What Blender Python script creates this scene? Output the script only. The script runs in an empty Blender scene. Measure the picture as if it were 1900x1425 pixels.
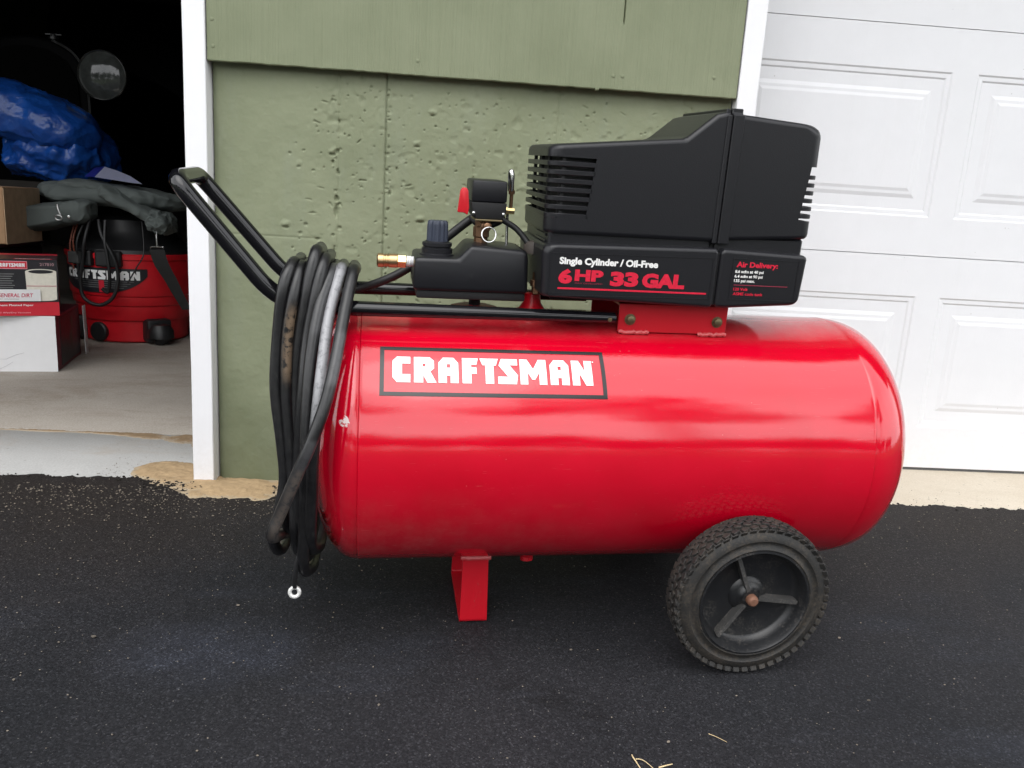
import bpy, bmesh, math, random
import numpy as np
from mathutils import Vector, Matrix, noise
from mathutils.geometry import tessellate_polygon

rnd = random.Random(7)
PI = math.pi
scene = bpy.context.scene
COL = scene.collection

# ------------------------------------------------------------------ camera
GRADE = math.radians(3.4223)            # the driveway rises towards the garage
TG = math.tan(GRADE)
cam_d = bpy.data.cameras.new('camera')
cam_d.sensor_fit = 'HORIZONTAL'
cam_d.sensor_width = 36.0
cam_d.lens = 1480.0 / 1900.0 * 36.0
cam_d.clip_start = 0.02
cam_d.clip_end = 1000.0
cam = bpy.data.objects.new('camera', cam_d)
COL.objects.link(cam)
cam.matrix_world = Matrix((
    (0.99634956, -0.04579352, -0.07204524, 0.0),
    (-0.06041784, 0.21795678, -0.97408651, -0.0445),
    (0.06030960, 0.97488348, 0.21439439, 0.7440),
    (0, 0, 0, 1)))
scene.camera = cam

# ------------------------------------------------------------------ light: bright overcast
SUN_EL, SUN_AZ = math.radians(58), math.radians(200)   # azimuth measured from +Y clockwise
world = bpy.data.worlds.new('World')
scene.world = world
world.use_nodes = True
nt = world.node_tree
bg = nt.nodes['Background']
sky = nt.nodes.new('ShaderNodeTexSky')
sky.sky_type = 'NISHITA'
sky.sun_disc = False
sky.sun_elevation = SUN_EL
sky.sun_rotation = SUN_AZ
sky.air_density = 1.0
sky.dust_density = 6.0
sky.ozone_density = 1.0
hs = nt.nodes.new('ShaderNodeHueSaturation')
hs.inputs['Saturation'].default_value = 0.16           # cloud cover takes the blue out
nt.links.new(sky.outputs[0], hs.inputs['Color'])
# an even cloud deck over that sky, a little thicker and thinner in places
tcw = nt.nodes.new('ShaderNodeTexCoord')
cn = nt.nodes.new('ShaderNodeTexNoise')
cn.inputs['Scale'].default_value = 2.0
cn.inputs['Detail'].default_value = 5
nt.links.new(tcw.outputs['Generated'], cn.inputs['Vector'])
cr_ = nt.nodes.new('ShaderNodeValToRGB')
cr_.color_ramp.elements[0].position = .3
cr_.color_ramp.elements[0].color = (7.4, 7.6, 7.9, 1)
cr_.color_ramp.elements[1].position = .7
cr_.color_ramp.elements[1].color = (10.4, 10.5, 10.7, 1)
nt.links.new(cn.outputs['Fac'], cr_.inputs[0])
cm_ = nt.nodes.new('ShaderNodeMix')
cm_.data_type = 'RGBA'
cm_.inputs[0].default_value = .88
nt.links.new(hs.outputs[0], cm_.inputs[6])
nt.links.new(cr_.outputs[0], cm_.inputs[7])
nt.links.new(cm_.outputs[2], bg.inputs['Color'])
bg.inputs['Strength'].default_value = 0.15
sun_d = bpy.data.lights.new('sun', 'SUN')
sun_d.energy = 0.5
sun_d.angle = math.radians(50)
sun_d.color = (1.0, 0.97, 0.93)
sun = bpy.data.objects.new('sun', sun_d)
COL.objects.link(sun)
sdir = Vector((math.sin(SUN_AZ) * math.cos(SUN_EL), math.cos(SUN_AZ) * math.cos(SUN_EL), math.sin(SUN_EL)))
sun.rotation_euler = sdir.to_track_quat('Z', 'Y').to_euler()
vs = scene.view_settings
vs.view_transform = 'Standard'
vs.look = 'None'
vs.gamma = 1.0
vs.use_curve_mapping = False
vs.exposure = 0.9
scene.render.resolution_x, scene.render.resolution_y = 1024, 768
scene.cycles.max_bounces = 4
scene.cycles.diffuse_bounces = 2
scene.cycles.glossy_bounces = 3
scene.cycles.transmission_bounces = 1

# ------------------------------------------------------------------ helpers
def tag(o, label=None, cat=None, group=None, kind=None):
    for k, v in (('label', label), ('category', cat), ('group', group), ('kind', kind)):
        if v: o[k] = v
    return o

def empty(name, loc=(0, 0, 0), rz=0.0, mat=None):
    o = bpy.data.objects.new(name, None)
    COL.objects.link(o)
    o.empty_display_size = 0.05
    if mat is not None: o.matrix_world = mat
    else:
        o.location = loc
        o.rotation_euler = (0, 0, rz)
    return o

def link(name, me, mat, parent=None, smooth=None):
    o = bpy.data.objects.new(name, me)
    COL.objects.link(o)
    if mat is not None:
        for m in (mat if isinstance(mat, (list, tuple)) else [mat]):
            me.materials.append(m)
    if parent is not None: o.parent = parent
    if smooth is not None:
        me.polygons.foreach_set('use_smooth', [True] * len(me.polygons))
        if smooth < 179:
            me.set_sharp_from_angle(angle=math.radians(smooth))
    return o

def obj(name, bm, mat, parent=None, smooth=35):
    bmesh.ops.recalc_face_normals(bm, faces=bm.faces)
    me = bpy.data.meshes.new(name)
    bm.to_mesh(me)
    bm.free()
    return link(name, me, mat, parent, smooth)

def pydata(name, verts, faces, mat, parent=None, smooth=35):
    me = bpy.data.meshes.new(name)
    me.from_pydata([tuple(v) for v in verts], [], faces)
    me.validate()
    return link(name, me, mat, parent, smooth)

def box(bm, x0, x1, y0, y1, z0, z1, bev=0.0, seg=2, M=None):
    r = bmesh.ops.create_cube(bm, size=1.0)
    vs_ = r['verts']
    for v in vs_:
        v.co = Vector(((x0 + x1) / 2 + v.co.x * (x1 - x0), (y0 + y1) / 2 + v.co.y * (y1 - y0), (z0 + z1) / 2 + v.co.z * (z1 - z0)))
    if bev > 0:
        es = list({e for v in vs_ for e in v.link_edges})
        r = bmesh.ops.bevel(bm, geom=es, offset=bev, segments=seg, profile=0.5, affect='EDGES')
        vs_ = list({v for f in r['faces'] for v in f.verts})
    if M is not None:
        vs_ = [v for v in vs_ if v.is_valid]
        for v in vs_: v.co = M @ v.co
    return vs_

def boxbm(*a, **k):
    bm = bmesh.new()
    box(bm, *a, **k)
    return bm

def prism(poly, y0, y1, bev=0.0, seg=2, pre=None, axis='y'):
    """polygon in (x,z) extruded along y; pre=(function on an edge, offset, segments) bevels some edges first"""
    bm = bmesh.new()
    def co(p, t):
        return (p[0], t, p[1]) if axis == 'y' else (t, p[0], p[1]) if axis == 'x' else (p[0], p[1], t)
    a = [bm.verts.new(co(p, y0)) for p in poly]
    b = [bm.verts.new(co(p, y1)) for p in poly]
    bm.faces.new(a)
    bm.faces.new(b[::-1])
    n = len(poly)
    for i in range(n):
        bm.faces.new((a[i], b[i], b[(i + 1) % n], a[(i + 1) % n]))
    bmesh.ops.recalc_face_normals(bm, faces=bm.faces)
    if pre:
        es = [e for e in bm.edges if pre[0](e)]
        bmesh.ops.bevel(bm, geom=es, offset=pre[1], segments=pre[2], profile=0.5, affect='EDGES')
    if bev > 0:
        es = [e for e in bm.edges if len(e.link_faces) == 2 and e.calc_face_angle() > math.radians(32)]
        bmesh.ops.bevel(bm, geom=es, offset=bev, segments=seg, profile=0.5, affect='EDGES')
    return bm

def fillet(pts, r, n=7):
    pts = [Vector(p) for p in pts]
    out = [pts[0]]
    for i in range(1, len(pts) - 1):
        p, a, b = pts[i], pts[i - 1], pts[i + 1]
        rr = r[i] if isinstance(r, (list, tuple)) else r
        da, db = (a - p), (b - p)
        ta, tb = min(rr, da.length * .48), min(rr, db.length * .48)
        A, B_ = p + da.normalized() * ta, p + db.normalized() * tb
        for k in range(n + 1):
            t = k / n
            out.append(A * (1 - t) ** 2 + p * 2 * t * (1 - t) + B_ * t * t)
    out.append(pts[-1])
    return out

def catmull(pts, n=8, closed=False):
    P = [Vector(p) for p in pts]
    out = []
    m = len(P)
    for i in range(m if closed else m - 1):
        if closed: p0, p1, p2, p3 = P[i - 1], P[i], P[(i + 1) % m], P[(i + 2) % m]
        else: p0, p1, p2, p3 = P[max(i - 1, 0)], P[i], P[i + 1], P[min(i + 2, m - 1)]
        for k in range(n):
            t = k / n
            out.append(.5 * ((2 * p1) + (p2 - p0) * t + (2 * p0 - 5 * p1 + 4 * p2 - p3) * t * t + (3 * p1 - p0 - 3 * p2 + p3) * t ** 3))
    if not closed: out.append(P[-1])
    return out

def tube(bm, path, r, seg=12, caps=True, closed=False, flat=None):
    P = [Vector(p) for p in path]
    n = len(P)
    T = []
    for i in range(n):
        a = P[i - 1] if (i > 0 or closed) else P[i]
        b = P[(i + 1) % n] if (i < n - 1 or closed) else P[i]
        t = (b - a)
        T.append(t.normalized() if t.length > 1e-9 else Vector((0, 0, 1)))
    up = Vector((0, 0, 1)) if abs(T[0].z) < .9 else Vector((0, 1, 0))
    N = (up - T[0] * up.dot(T[0])).normalized()
    rings = []
    for i in range(n):
        N = (N - T[i] * N.dot(T[i]))
        N = N.normalized() if N.length > 1e-9 else T[i].orthogonal().normalized()
        Bn = T[i].cross(N)
        ri = r(i / (n - 1)) if callable(r) else r
        f = flat(i / (n - 1)) if flat else 1.0
        rings.append([bm.verts.new(P[i] + (N * math.cos(2 * PI * k / seg) * f + Bn * math.sin(2 * PI * k / seg)) * ri) for k in range(seg)])
    for i in range(n if closed else n - 1):
        A, B_ = rings[i], rings[(i + 1) % n]
        for k in range(seg):
            bm.faces.new((A[k], A[(k + 1) % seg], B_[(k + 1) % seg], B_[k]))
    if caps and not closed:
        bm.faces.new(rings[0][::-1])
        bm.faces.new(rings[-1])
    return rings

def lathe(bm, prof, o, axis, seg=32, ref=None, closed=False):
    """prof: (distance along axis, radius)"""
    o, axis = Vector(o), Vector(axis).normalized()
    u = axis.orthogonal().normalized() if ref is None else Vector(ref)
    w = axis.cross(u)
    rings = []
    for t, r in prof:
        if r < 1e-6: rings.append([bm.verts.new(o + axis * t)])
        else: rings.append([bm.verts.new(o + axis * t + (u * math.cos(2 * PI * k / seg) + w * math.sin(2 * PI * k / seg)) * r) for k in range(seg)])
    m = len(rings)
    for i in range(m if closed else m - 1):
        A, B_ = rings[i], rings[(i + 1) % m]
        for k in range(seg):
            k2 = (k + 1) % seg
            if len(A) == 1 and len(B_) == 1: continue
            if len(A) == 1: bm.faces.new((A[0], B_[k2], B_[k]))
            elif len(B_) == 1: bm.faces.new((A[k], A[k2], B_[0]))
            else: bm.faces.new((A[k], A[k2], B_[k2], B_[k]))
    return rings

def boolean(o, cutters):
    for c in cutters:
        m = o.modifiers.new('b', 'BOOLEAN')
        m.operation = 'DIFFERENCE'
        m.solver = 'EXACT'
        m.object = c
    dg = bpy.context.evaluated_depsgraph_get()
    me = bpy.data.meshes.new_from_object(o.evaluated_get(dg))
    o.modifiers.clear()
    old = o.data
    o.data = me
    bpy.data.meshes.remove(old)
    for c in cutters:
        d = c.data
        bpy.data.objects.remove(c)
        bpy.data.meshes.remove(d)
    me.polygons.foreach_set('use_smooth', [True] * len(me.polygons))
    me.set_sharp_from_angle(angle=math.radians(35))

# ---- materials
def nodes_of(name):
    m = bpy.data.materials.new(name)
    m.use_nodes = True
    t = m.node_tree
    return m, t, t.nodes['Principled BSDF']

class G:
    """small node-graph helper"""
    def __init__(s, t): s.t = t
    def n(s, ty, **k):
        nd = s.t.nodes.new(ty)
        for a, b in k.items(): setattr(nd, a, b)
        return nd
    def l(s, a, b): s.t.links.new(a, b)
    def coord(s, scale=(1, 1, 1), loc=(0, 0, 0)):
        tc = s.n('ShaderNodeTexCoord')
        mp = s.n('ShaderNodeMapping')
        mp.inputs['Scale'].default_value = scale
        mp.inputs['Location'].default_value = loc
        s.l(tc.outputs['Object'], mp.inputs['Vector'])
        return mp.outputs[0]
    def noise(s, vec, scale, detail=3, rough=.55, dist=0.0):
        nd = s.n('ShaderNodeTexNoise')
        nd.inputs['Scale'].default_value = scale
        nd.inputs['Detail'].default_value = detail
        nd.inputs['Roughness'].default_value = rough
        nd.inputs['Distortion'].default_value = dist
        s.l(vec, nd.inputs['Vector'])
        return nd.outputs['Fac']
    def vor(s, vec, scale, feature='F1', out='Distance'):
        nd = s.n('ShaderNodeTexVoronoi', feature=feature)
        nd.inputs['Scale'].default_value = scale
        s.l(vec, nd.inputs['Vector'])
        return nd.outputs[out]
    def ramp(s, fac, stops):
        nd = s.n('ShaderNodeValToRGB')
        cr = nd.color_ramp
        while len(cr.elements) < len(stops): cr.elements.new(.5)
        for e, (p, c) in zip(cr.elements, stops):
            e.position = p
            e.color = (c, c, c, 1) if not isinstance(c, (tuple, list)) else (*c, 1)
        s.l(fac, nd.inputs[0])
        return nd.outputs[0]
    def mix(s, fac, a, b, mode='MIX'):
        nd = s.n('ShaderNodeMix', data_type='RGBA', blend_type=mode)
        for i, v in ((0, fac), (6, a), (7, b)):
            if hasattr(v, 'is_output') or hasattr(v, 'links'): s.l(v, nd.inputs[i])
            elif i == 0: nd.inputs[0].default_value = v
            else: nd.inputs[i].default_value = (*v, 1) if len(v) == 3 else v
        return nd.outputs[2]
    def math(s, op, a, b=None, c=None):
        nd = s.n('ShaderNodeMath', operation=op)
        for i, v in enumerate((a, b, c)):
            if v is None: continue
            if hasattr(v, 'links'): s.l(v, nd.inputs[i])
            else: nd.inputs[i].default_value = v
        return nd.outputs[0]
    def bump(s, h, strength, dist, bsdf, prev=None):
        nd = s.n('ShaderNodeBump')
        nd.inputs['Strength'].default_value = strength
        nd.inputs['Distance'].default_value = dist
        s.l(h, nd.inputs['Height'])
        if prev is not None: s.l(prev, nd.inputs['Normal'])
        s.l(nd.outputs[0], bsdf.inputs['Normal'])
        return nd.outputs[0]
    def spot(s, centre, radius):
        """1 inside a ball round an object-space point, 0 outside"""
        tc = s.n('ShaderNodeTexCoord')
        d = s.n('ShaderNodeVectorMath', operation='DISTANCE')
        d.inputs[1].default_value = centre
        s.l(tc.outputs['Object'], d.inputs[0])
        mr = s.n('ShaderNodeMapRange')
        mr.inputs['From Min'].default_value = radius
        mr.inputs['From Max'].default_value = radius * .35
        s.l(d.outputs['Value'], mr.inputs['Value'])
        return mr.outputs[0]

def plain(name, c, rough=.5, metal=0.0, var=.12, vscale=30, bump=0.0, bscale=200, rvar=0.1, spec=.5, coat=0.0):
    m, t, b = nodes_of(name)
    g = G(t)
    v = g.coord()
    n = g.noise(v, vscale, 4)
    f = g.ramp(n, [(.3, 0.0), (.7, 1.0)])
    g.l(g.mix(f, tuple(x * (1 - var) for x in c), tuple(min(1, x * (1 + var)) for x in c)), b.inputs['Base Color'])
    g.l(g.math('MULTIPLY_ADD', n, rvar, rough - rvar / 2), b.inputs['Roughness'])
    b.inputs['Metallic'].default_value = metal
    b.inputs['Specular IOR Level'].default_value = spec
    b.inputs['Coat Weight'].default_value = coat
    if bump: g.bump(g.noise(v, bscale, 2), bump, .001, b)
    return m

def dirty(name, c, dirt, rough, amount=.5, scale=14, bump=0.0, bscale=300, metal=0.0, spec=.5):
    """a base colour with dust and grime patches of their own shape"""
    m, t, b = nodes_of(name)
    g = G(t)
    v = g.coord()
    n1 = g.noise(v, scale, 6, .65)
    n2 = g.noise(v, scale * 9, 3)
    f = g.ramp(g.math('MULTIPLY', n1, n2), [(.5 - amount * .35, 0.0), (.72 - amount * .3, 1.0)])
    g.l(g.mix(f, c, dirt), b.inputs['Base Color'])
    g.l(g.math('MULTIPLY_ADD', f, .75 - rough if rough < .75 else 0.0, rough), b.inputs['Roughness'])
    b.inputs['Metallic'].default_value = metal
    b.inputs['Specular IOR Level'].default_value = spec
    if bump: g.bump(g.noise(v, bscale, 3), bump, .001, b)
    return m

def m_tank():
    m, t, b = nodes_of('red_enamel')
    g = G(t)
    v = g.coord()
    red = (.60, .0035, .019)
    n = g.noise(v, 9, 5, .6)
    col = g.mix(g.ramp(n, [(.35, 0.0), (.7, 1.0)]), (.56, .0012, .0175), (.50, .0009, .0135))
    # fine road dust low on the shell, thicker towards the handle end
    sep = g.n('ShaderNodeSeparateXYZ')
    g.l(v, sep.inputs[0])
    zf = g.n('ShaderNodeMapRange')
    zf.inputs['From Min'].default_value = .30
    zf.inputs['From Max'].default_value = .13
    g.l(sep.outputs['Z'], zf.inputs['Value'])
    xf = g.n('ShaderNodeMapRange')
    xf.inputs['From Min'].default_value = .25
    xf.inputs['From Max'].default_value = -.2
    g.l(sep.outputs['X'], xf.inputs['Value'])
    dn = g.ramp(g.noise(v, 26, 8, .75), [(.42, 0.0), (.75, 1.0)])
    dust = g.math('MULTIPLY', g.math('MULTIPLY', zf.outputs[0], xf.outputs[0]), g.math('MULTIPLY_ADD', dn, .24, .03))
    top = g.n('ShaderNodeMapRange')
    top.inputs['From Min'].default_value = .485
    top.inputs['From Max'].default_value = .512
    g.l(sep.outputs['Z'], top.inputs['Value'])
    dust = g.math('MAXIMUM', dust, g.math('MULTIPLY', top.outputs[0], g.math('MULTIPLY_ADD', dn, .3, .12)))
    col = g.mix(dust, col, (.33, .24, .2))
    # small specks of grit
    sp = g.ramp(g.vor(v, 95), [(.045, 1.0), (.075, 0.0)])
    spn = g.ramp(g.noise(v, 18, 2), [(.62, 0.0), (.66, 1.0)])
    col = g.mix(g.math('MULTIPLY', g.math('MULTIPLY', sp, spn), .45), col, (.55, .3, .28))
    # chipped paint
    chn = g.ramp(g.noise(v, 120, 4, .7), [(.47, 0.0), (.52, 1.0)])
    chip = None
    for c_, r_ in (((-.2765, -.1850, .3850), .0105), ((-.2715, -.1870, .3815), .006), ((.612, -.12, .285), .014), ((.608, -.128, .255), .013), ((.605, -.135, .225), .011), ((.565, -.175, .33), .005)):
        s_ = g.math('MULTIPLY', g.spot(c_, r_), g.math('MULTIPLY_ADD', chn, .85, .4))
        chip = s_ if chip is None else g.math('MAXIMUM', chip, s_)
    chip = g.ramp(chip, [(.42, 0.0), (.55, 1.0)])
    col = g.mix(chip, col, (.72, .62, .6))
    # a long shallow scratch field
    sc = g.ramp(g.noise(g.coord((3, 60, 60)), 14, 2), [(.705, 0.0), (.73, 1.0)])
    col = g.mix(g.math('MULTIPLY', sc, .12), col, (.75, .3, .3))
    g.l(col, b.inputs['Base Color'])
    r = g.math('MULTIPLY_ADD', dust, .5, .035)
    r = g.math('ADD', r, g.math('MULTIPLY', n, .07))
    g.l(g.math('MAXIMUM', r, g.math('MULTIPLY', chip, .6)), b.inputs['Roughness'])
    b.inputs['Specular IOR Level'].default_value = .55
    b.inputs['Coat Weight'].default_value = .42
    b.inputs['Coat Roughness'].default_value = .015
    b.inputs['Coat IOR'].default_value = 1.62
    p = g.bump(g.noise(g.coord((.55, 1, 1)), 11, 2), .3, .0022, b)            # rolled plate is never quite true
    p = g.bump(g.noise(v, 420, 2), .12, .0006, b, p)        # orange peel
    t.links.new(p, b.inputs['Coat Normal'])
    return m

def m_asphalt():
    m, t, b = nodes_of('sealed_asphalt')
    g = G(t)
    v = g.coord()
    big = g.noise(v, 1.7, 5, .6)
    col = g.mix(g.ramp(big, [(.35, 0.0), (.68, 1.0)]), (.0145, .0155, .0185), (.0275, .0268, .0305))
    # bluish sealer blotches
    col = g.mix(g.math('MULTIPLY', g.ramp(g.noise(g.coord((1, 2.6, 1), (3.1, 0, 0)), 2.4, 4), [(.55, 0.0), (.72, 1.0)]), .5), col, (.034, .038, .050))
    # worn brown strip where the sealer is thin by the slab
    sep = g.n('ShaderNodeSeparateXYZ')
    g.l(v, sep.inputs[0])
    mr = g.n('ShaderNodeMapRange')
    mr.inputs['From Min'].default_value = 1.18
    mr.inputs['From Max'].default_value = 1.66
    g.l(g.math('ADD', sep.outputs['Y'], g.math('MULTIPLY', g.math('SUBTRACT', big, .5), 1.0)), mr.inputs['Value'])
    worn = mr.outputs[0]
    col = g.mix(g.math('MULTIPLY', worn, .75), col, (.026, .0205, .017))
    smudge = None
    for c_, r_ in (((-.42, 1.060, .064), .10), ((-.35, 1.065, .064), .11), ((-.28, 1.080, .065), .09)):
        q_ = g.spot(c_, r_)
        smudge = q_ if smudge is None else g.math('MAXIMUM', smudge, q_)
    smudge = g.math('MULTIPLY', smudge, g.ramp(g.noise(g.coord((1, 2, 1)), 9, 4), [(.3, .2), (.65, 1.0)]))
    col = g.mix(g.math('MULTIPLY', smudge, .38), col, (.050, .056, .078))
    oil = None
    for c_, r_ in (((.11, .985, .06), .05), ((.16, .955, .058), .055), ((.21, .935, .057), .045)):
        q_ = g.spot(c_, r_)
        oil = q_ if oil is None else g.math('MAXIMUM', oil, q_)
    col = g.mix(g.math('MULTIPLY', g.math('MULTIPLY', oil, g.ramp(g.noise(g.coord((1, 3, 1)), 14, 4), [(.4, 0.0), (.6, 1.0)])), .6), col, (.010, .010, .011))
    fine = g.noise(v, 260, 3, .7)
    col = g.mix(g.ramp(fine, [(.3, 0.0), (.75, 1.0)]), g.mix(.3, col, (.008, .008, .009)), g.mix(.06, col, (.12, .118, .115)))
    cell = g.n('ShaderNodeTexVoronoi')
    cell.inputs['Scale'].default_value = 430
    g.l(v, cell.inputs['Vector'])
    cc = g.n('ShaderNodeSeparateColor')
    g.l(cell.outputs['Color'], cc.inputs[0])
    gr = g.ramp(cc.outputs[0], [(.0, .68), (.6, .97), (.9, 1.28), (1.0, 2.1)])
    col = g.mix(1.0, col, gr, 'MULTIPLY')
    # aggregate stones showing through
    for sc, lo, hi, strength, tint in ((190, .12, .22, .6, (.24, .225, .205)), (110, .06, .13, .55, (.33, .31, .28)), (420, .12, .24, .25, (.16, .155, .15))):
        vo = g.n('ShaderNodeTexVoronoi')
        vo.inputs['Scale'].default_value = sc
        g.l(v, vo.inputs['Vector'])
        cs = g.n('ShaderNodeSeparateColor')
        g.l(vo.outputs['Color'], cs.inputs[0])
        thr = g.math('MULTIPLY_ADD', worn, -.22, .905)
        pick = g.math('GREATER_THAN', cs.outputs[0], thr)
        dot = g.ramp(vo.outputs['Distance'], [(lo, 1.0), (hi, 0.0)])
        f = g.math('MULTIPLY', g.math('MULTIPLY', pick, dot), g.math('MULTIPLY_ADD', cs.outputs[1], strength, .1))
        col = g.mix(f, col, tint)
    g.l(col, b.inputs['Base Color'])
    g.l(g.math('MULTIPLY_ADD', fine, .3, .5), b.inputs['Roughness'])
    b.inputs['Specular IOR Level'].default_value = .10
    p = g.bump(cc.outputs[0], .5, .0012, b)
    p = g.bump(fine, .5, .0025, b, p)
    return m

def m_concrete(name, a, c, stain, warm):
    m, t, b = nodes_of(name)
    g = G(t)
    v = g.coord()
    n = g.noise(v, 3.0, 6, .65)
    col = g.mix(g.ramp(n, [(.3, 0.0), (.7, 1.0)]), a, c)
    st = g.ramp(g.noise(g.coord((1, 2.2, 1), (1.3, .4, 0)), 2.2, 6, .7, .4), [(.5, 0.0), (.7, 1.0)])
    col = g.mix(g.math('MULTIPLY', st, warm), col, stain)
    fine = g.noise(v, 240, 4, .7)
    col = g.mix(.16, col, g.ramp(fine, [(.3, .05), (.7, .8)]))
    col = g.mix(g.math('MULTIPLY', g.ramp(g.noise(v, 60, 3), [(.66, 0.0), (.72, 1.0)]), .3), col, (.12, .1, .08))
    g.l(col, b.inputs['Base Color'])
    b.inputs['Roughness'].default_value = .85
    b.inputs['Specular IOR Level'].default_value = .25
    g.bump(fine, .35, .002, b)
    return m

def m_green(name, grain):
    m, t, b = nodes_of(name)
    g = G(t)
    v = g.coord()
    n = g.noise(v, 4.5, 6, .65)
    col = g.mix(g.ramp(n, [(.3, 0.0), (.72, 1.0)]), (.198, .222, .134), (.250, .274, .174))
    if grain:
        f = g.noise(g.coord((320, 1, 2.5)), 1.0, 4, .7)
        col = g.mix(g.math('MULTIPLY', g.ramp(f, [(.4, 0.0), (.75, 1.0)]), .2), col, (.14, .16, .095))
    else:
        st = g.ramp(g.noise(g.coord((3, 3, .8)), 5, 6, .7), [(.5, 0.0), (.75, 1.0)])
        col = g.mix(g.math('MULTIPLY', st, .4), col, (.24, .27, .2))
        sep = g.n('ShaderNodeSeparateXYZ')
        g.l(v, sep.inputs[0])
        mr = g.n('ShaderNodeMapRange')           # splash-back grime at the foot of the wall
        mr.inputs['From Min'].default_value = .34
        mr.inputs['From Max'].default_value = .09
        g.l(g.math('ADD', sep.outputs['Z'], g.math('MULTIPLY', g.math('SUBTRACT', n, .5), .3)), mr.inputs['Value'])
        col = g.mix(g.math('MULTIPLY', mr.outputs[0], .6), col, (.095, .108, .055))
    g.l(col, b.inputs['Base Color'])
    b.inputs['Roughness'].default_value = .62
    b.inputs['Specular IOR Level'].default_value = .35
    g.bump(g.noise(v, 330, 3, .6), .25, .0012, b)
    return m

def m_hose():
    m, t, b = nodes_of('hose_rubber')
    g = G(t)
    at = g.n('ShaderNodeAttribute', attribute_name='stain')
    cs = g.n('ShaderNodeSeparateColor')
    g.l(at.outputs['Color'], cs.inputs[0])
    v = g.coord()
    n = g.noise(v, 60, 5, .7)
    col = g.mix(g.ramp(n, [(.4, 0.0), (.75, 1.0)]), (.007, .007, .008), (.018, .0175, .018))
    scuff = g.ramp(g.noise(g.coord((1, 1, .25)), 190, 4, .7), [(.58, 0.0), (.75, 1.0)])
    col = g.mix(g.math('MULTIPLY', scuff, .22), col, (.10, .098, .092))
    n2 = g.noise(v, 110, 4, .7)
    w = g.math('MULTIPLY', cs.outputs[0], g.ramp(n2, [(.22, 0.25), (.5, 1.0)]))
    col = g.mix(w, col, (.42, .42, .44))
    tn = g.math('MULTIPLY', cs.outputs[1], g.ramp(n2, [(.4, 0.0), (.5, 1.0)]))
    col = g.mix(tn, col, (.36, .25, .16))
    g.l(col, b.inputs['Base Color'])
    b.inputs['Roughness'].default_value = .33
    g.bump(n2, .2, .001, b)
    return m

def m_tarp():
    m, t, b = nodes_of('blue_poly_tarp')
    g = G(t)
    v = g.coord()
    n = g.noise(v, 9, 5, .6)
    col = g.mix(g.ramp(n, [(.3, 0.0), (.7, 1.0)]), (.006, .045, .24), (.012, .09, .40))
    g.l(col, b.inputs['Base Color'])
    b.inputs['Roughness'].default_value = .3
    wv = g.math('ADD', g.noise(v, 10, 3, .5), g.math('MULTIPLY', g.vor(v, 9, 'DISTANCE_TO_EDGE'), .5))
    g.bump(wv, .7, .03, b)
    return m

def m_grass():
    m, t, b = nodes_of('lawn_green')
    g = G(t)
    v = g.coord()
    n = g.noise(v, .8, 6, .7)
    g.l(g.mix(g.ramp(n, [(.3, 0.0), (.7, 1.0)]), (.025, .045, .012), (.05, .07, .022)), b.inputs['Base Color'])
    b.inputs['Roughness'].default_value = .9
    return m

def m_white(name, c, rough, z0, z1, amt):
    m, t, b = nodes_of(name)
    g = G(t)
    v = g.coord()
    n = g.noise(v, 10, 5, .65)
    col = g.mix(g.ramp(n, [(.3, 0.0), (.7, 1.0)]), tuple(x * .965 for x in c), c)
    sep = g.n('ShaderNodeSeparateXYZ')
    g.l(v, sep.inputs[0])
    mr = g.n('ShaderNodeMapRange')
    mr.inputs['From Min'].default_value = z1
    mr.inputs['From Max'].default_value = z0
    g.l(sep.outputs['Z'], mr.inputs['Value'])
    splash = g.math('MULTIPLY', g.math('POWER', mr.outputs[0], 1.6), g.ramp(g.noise(v, 55, 6, .75), [(.35, 0.1), (.7, 1.0)]))
    col = g.mix(g.math('MULTIPLY', splash, amt), col, (.42, .36, .28))
    sp = g.math('MULTIPLY', g.ramp(g.vor(v, 42), [(.05, 1.0), (.08, 0.0)]), g.ramp(g.noise(v, 7, 2), [(.58, 0.0), (.64, 1.0)]))
    col = g.mix(g.math('MULTIPLY', sp, .45), col, (.3, .27, .24))
    st = g.ramp(g.noise(g.coord((28, 28, 1.3)), 1.0, 5, .7), [(.55, 0.0), (.8, 1.0)])
    col = g.mix(g.math('MULTIPLY', st, .05), col, (.5, .48, .44))
    g.l(col, b.inputs['Base Color'])
    b.inputs['Roughness'].default_value = rough
    g.bump(g.noise(g.coord((3, 3, 1)), 60, 4), .12, .0012, b)
    return m

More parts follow.
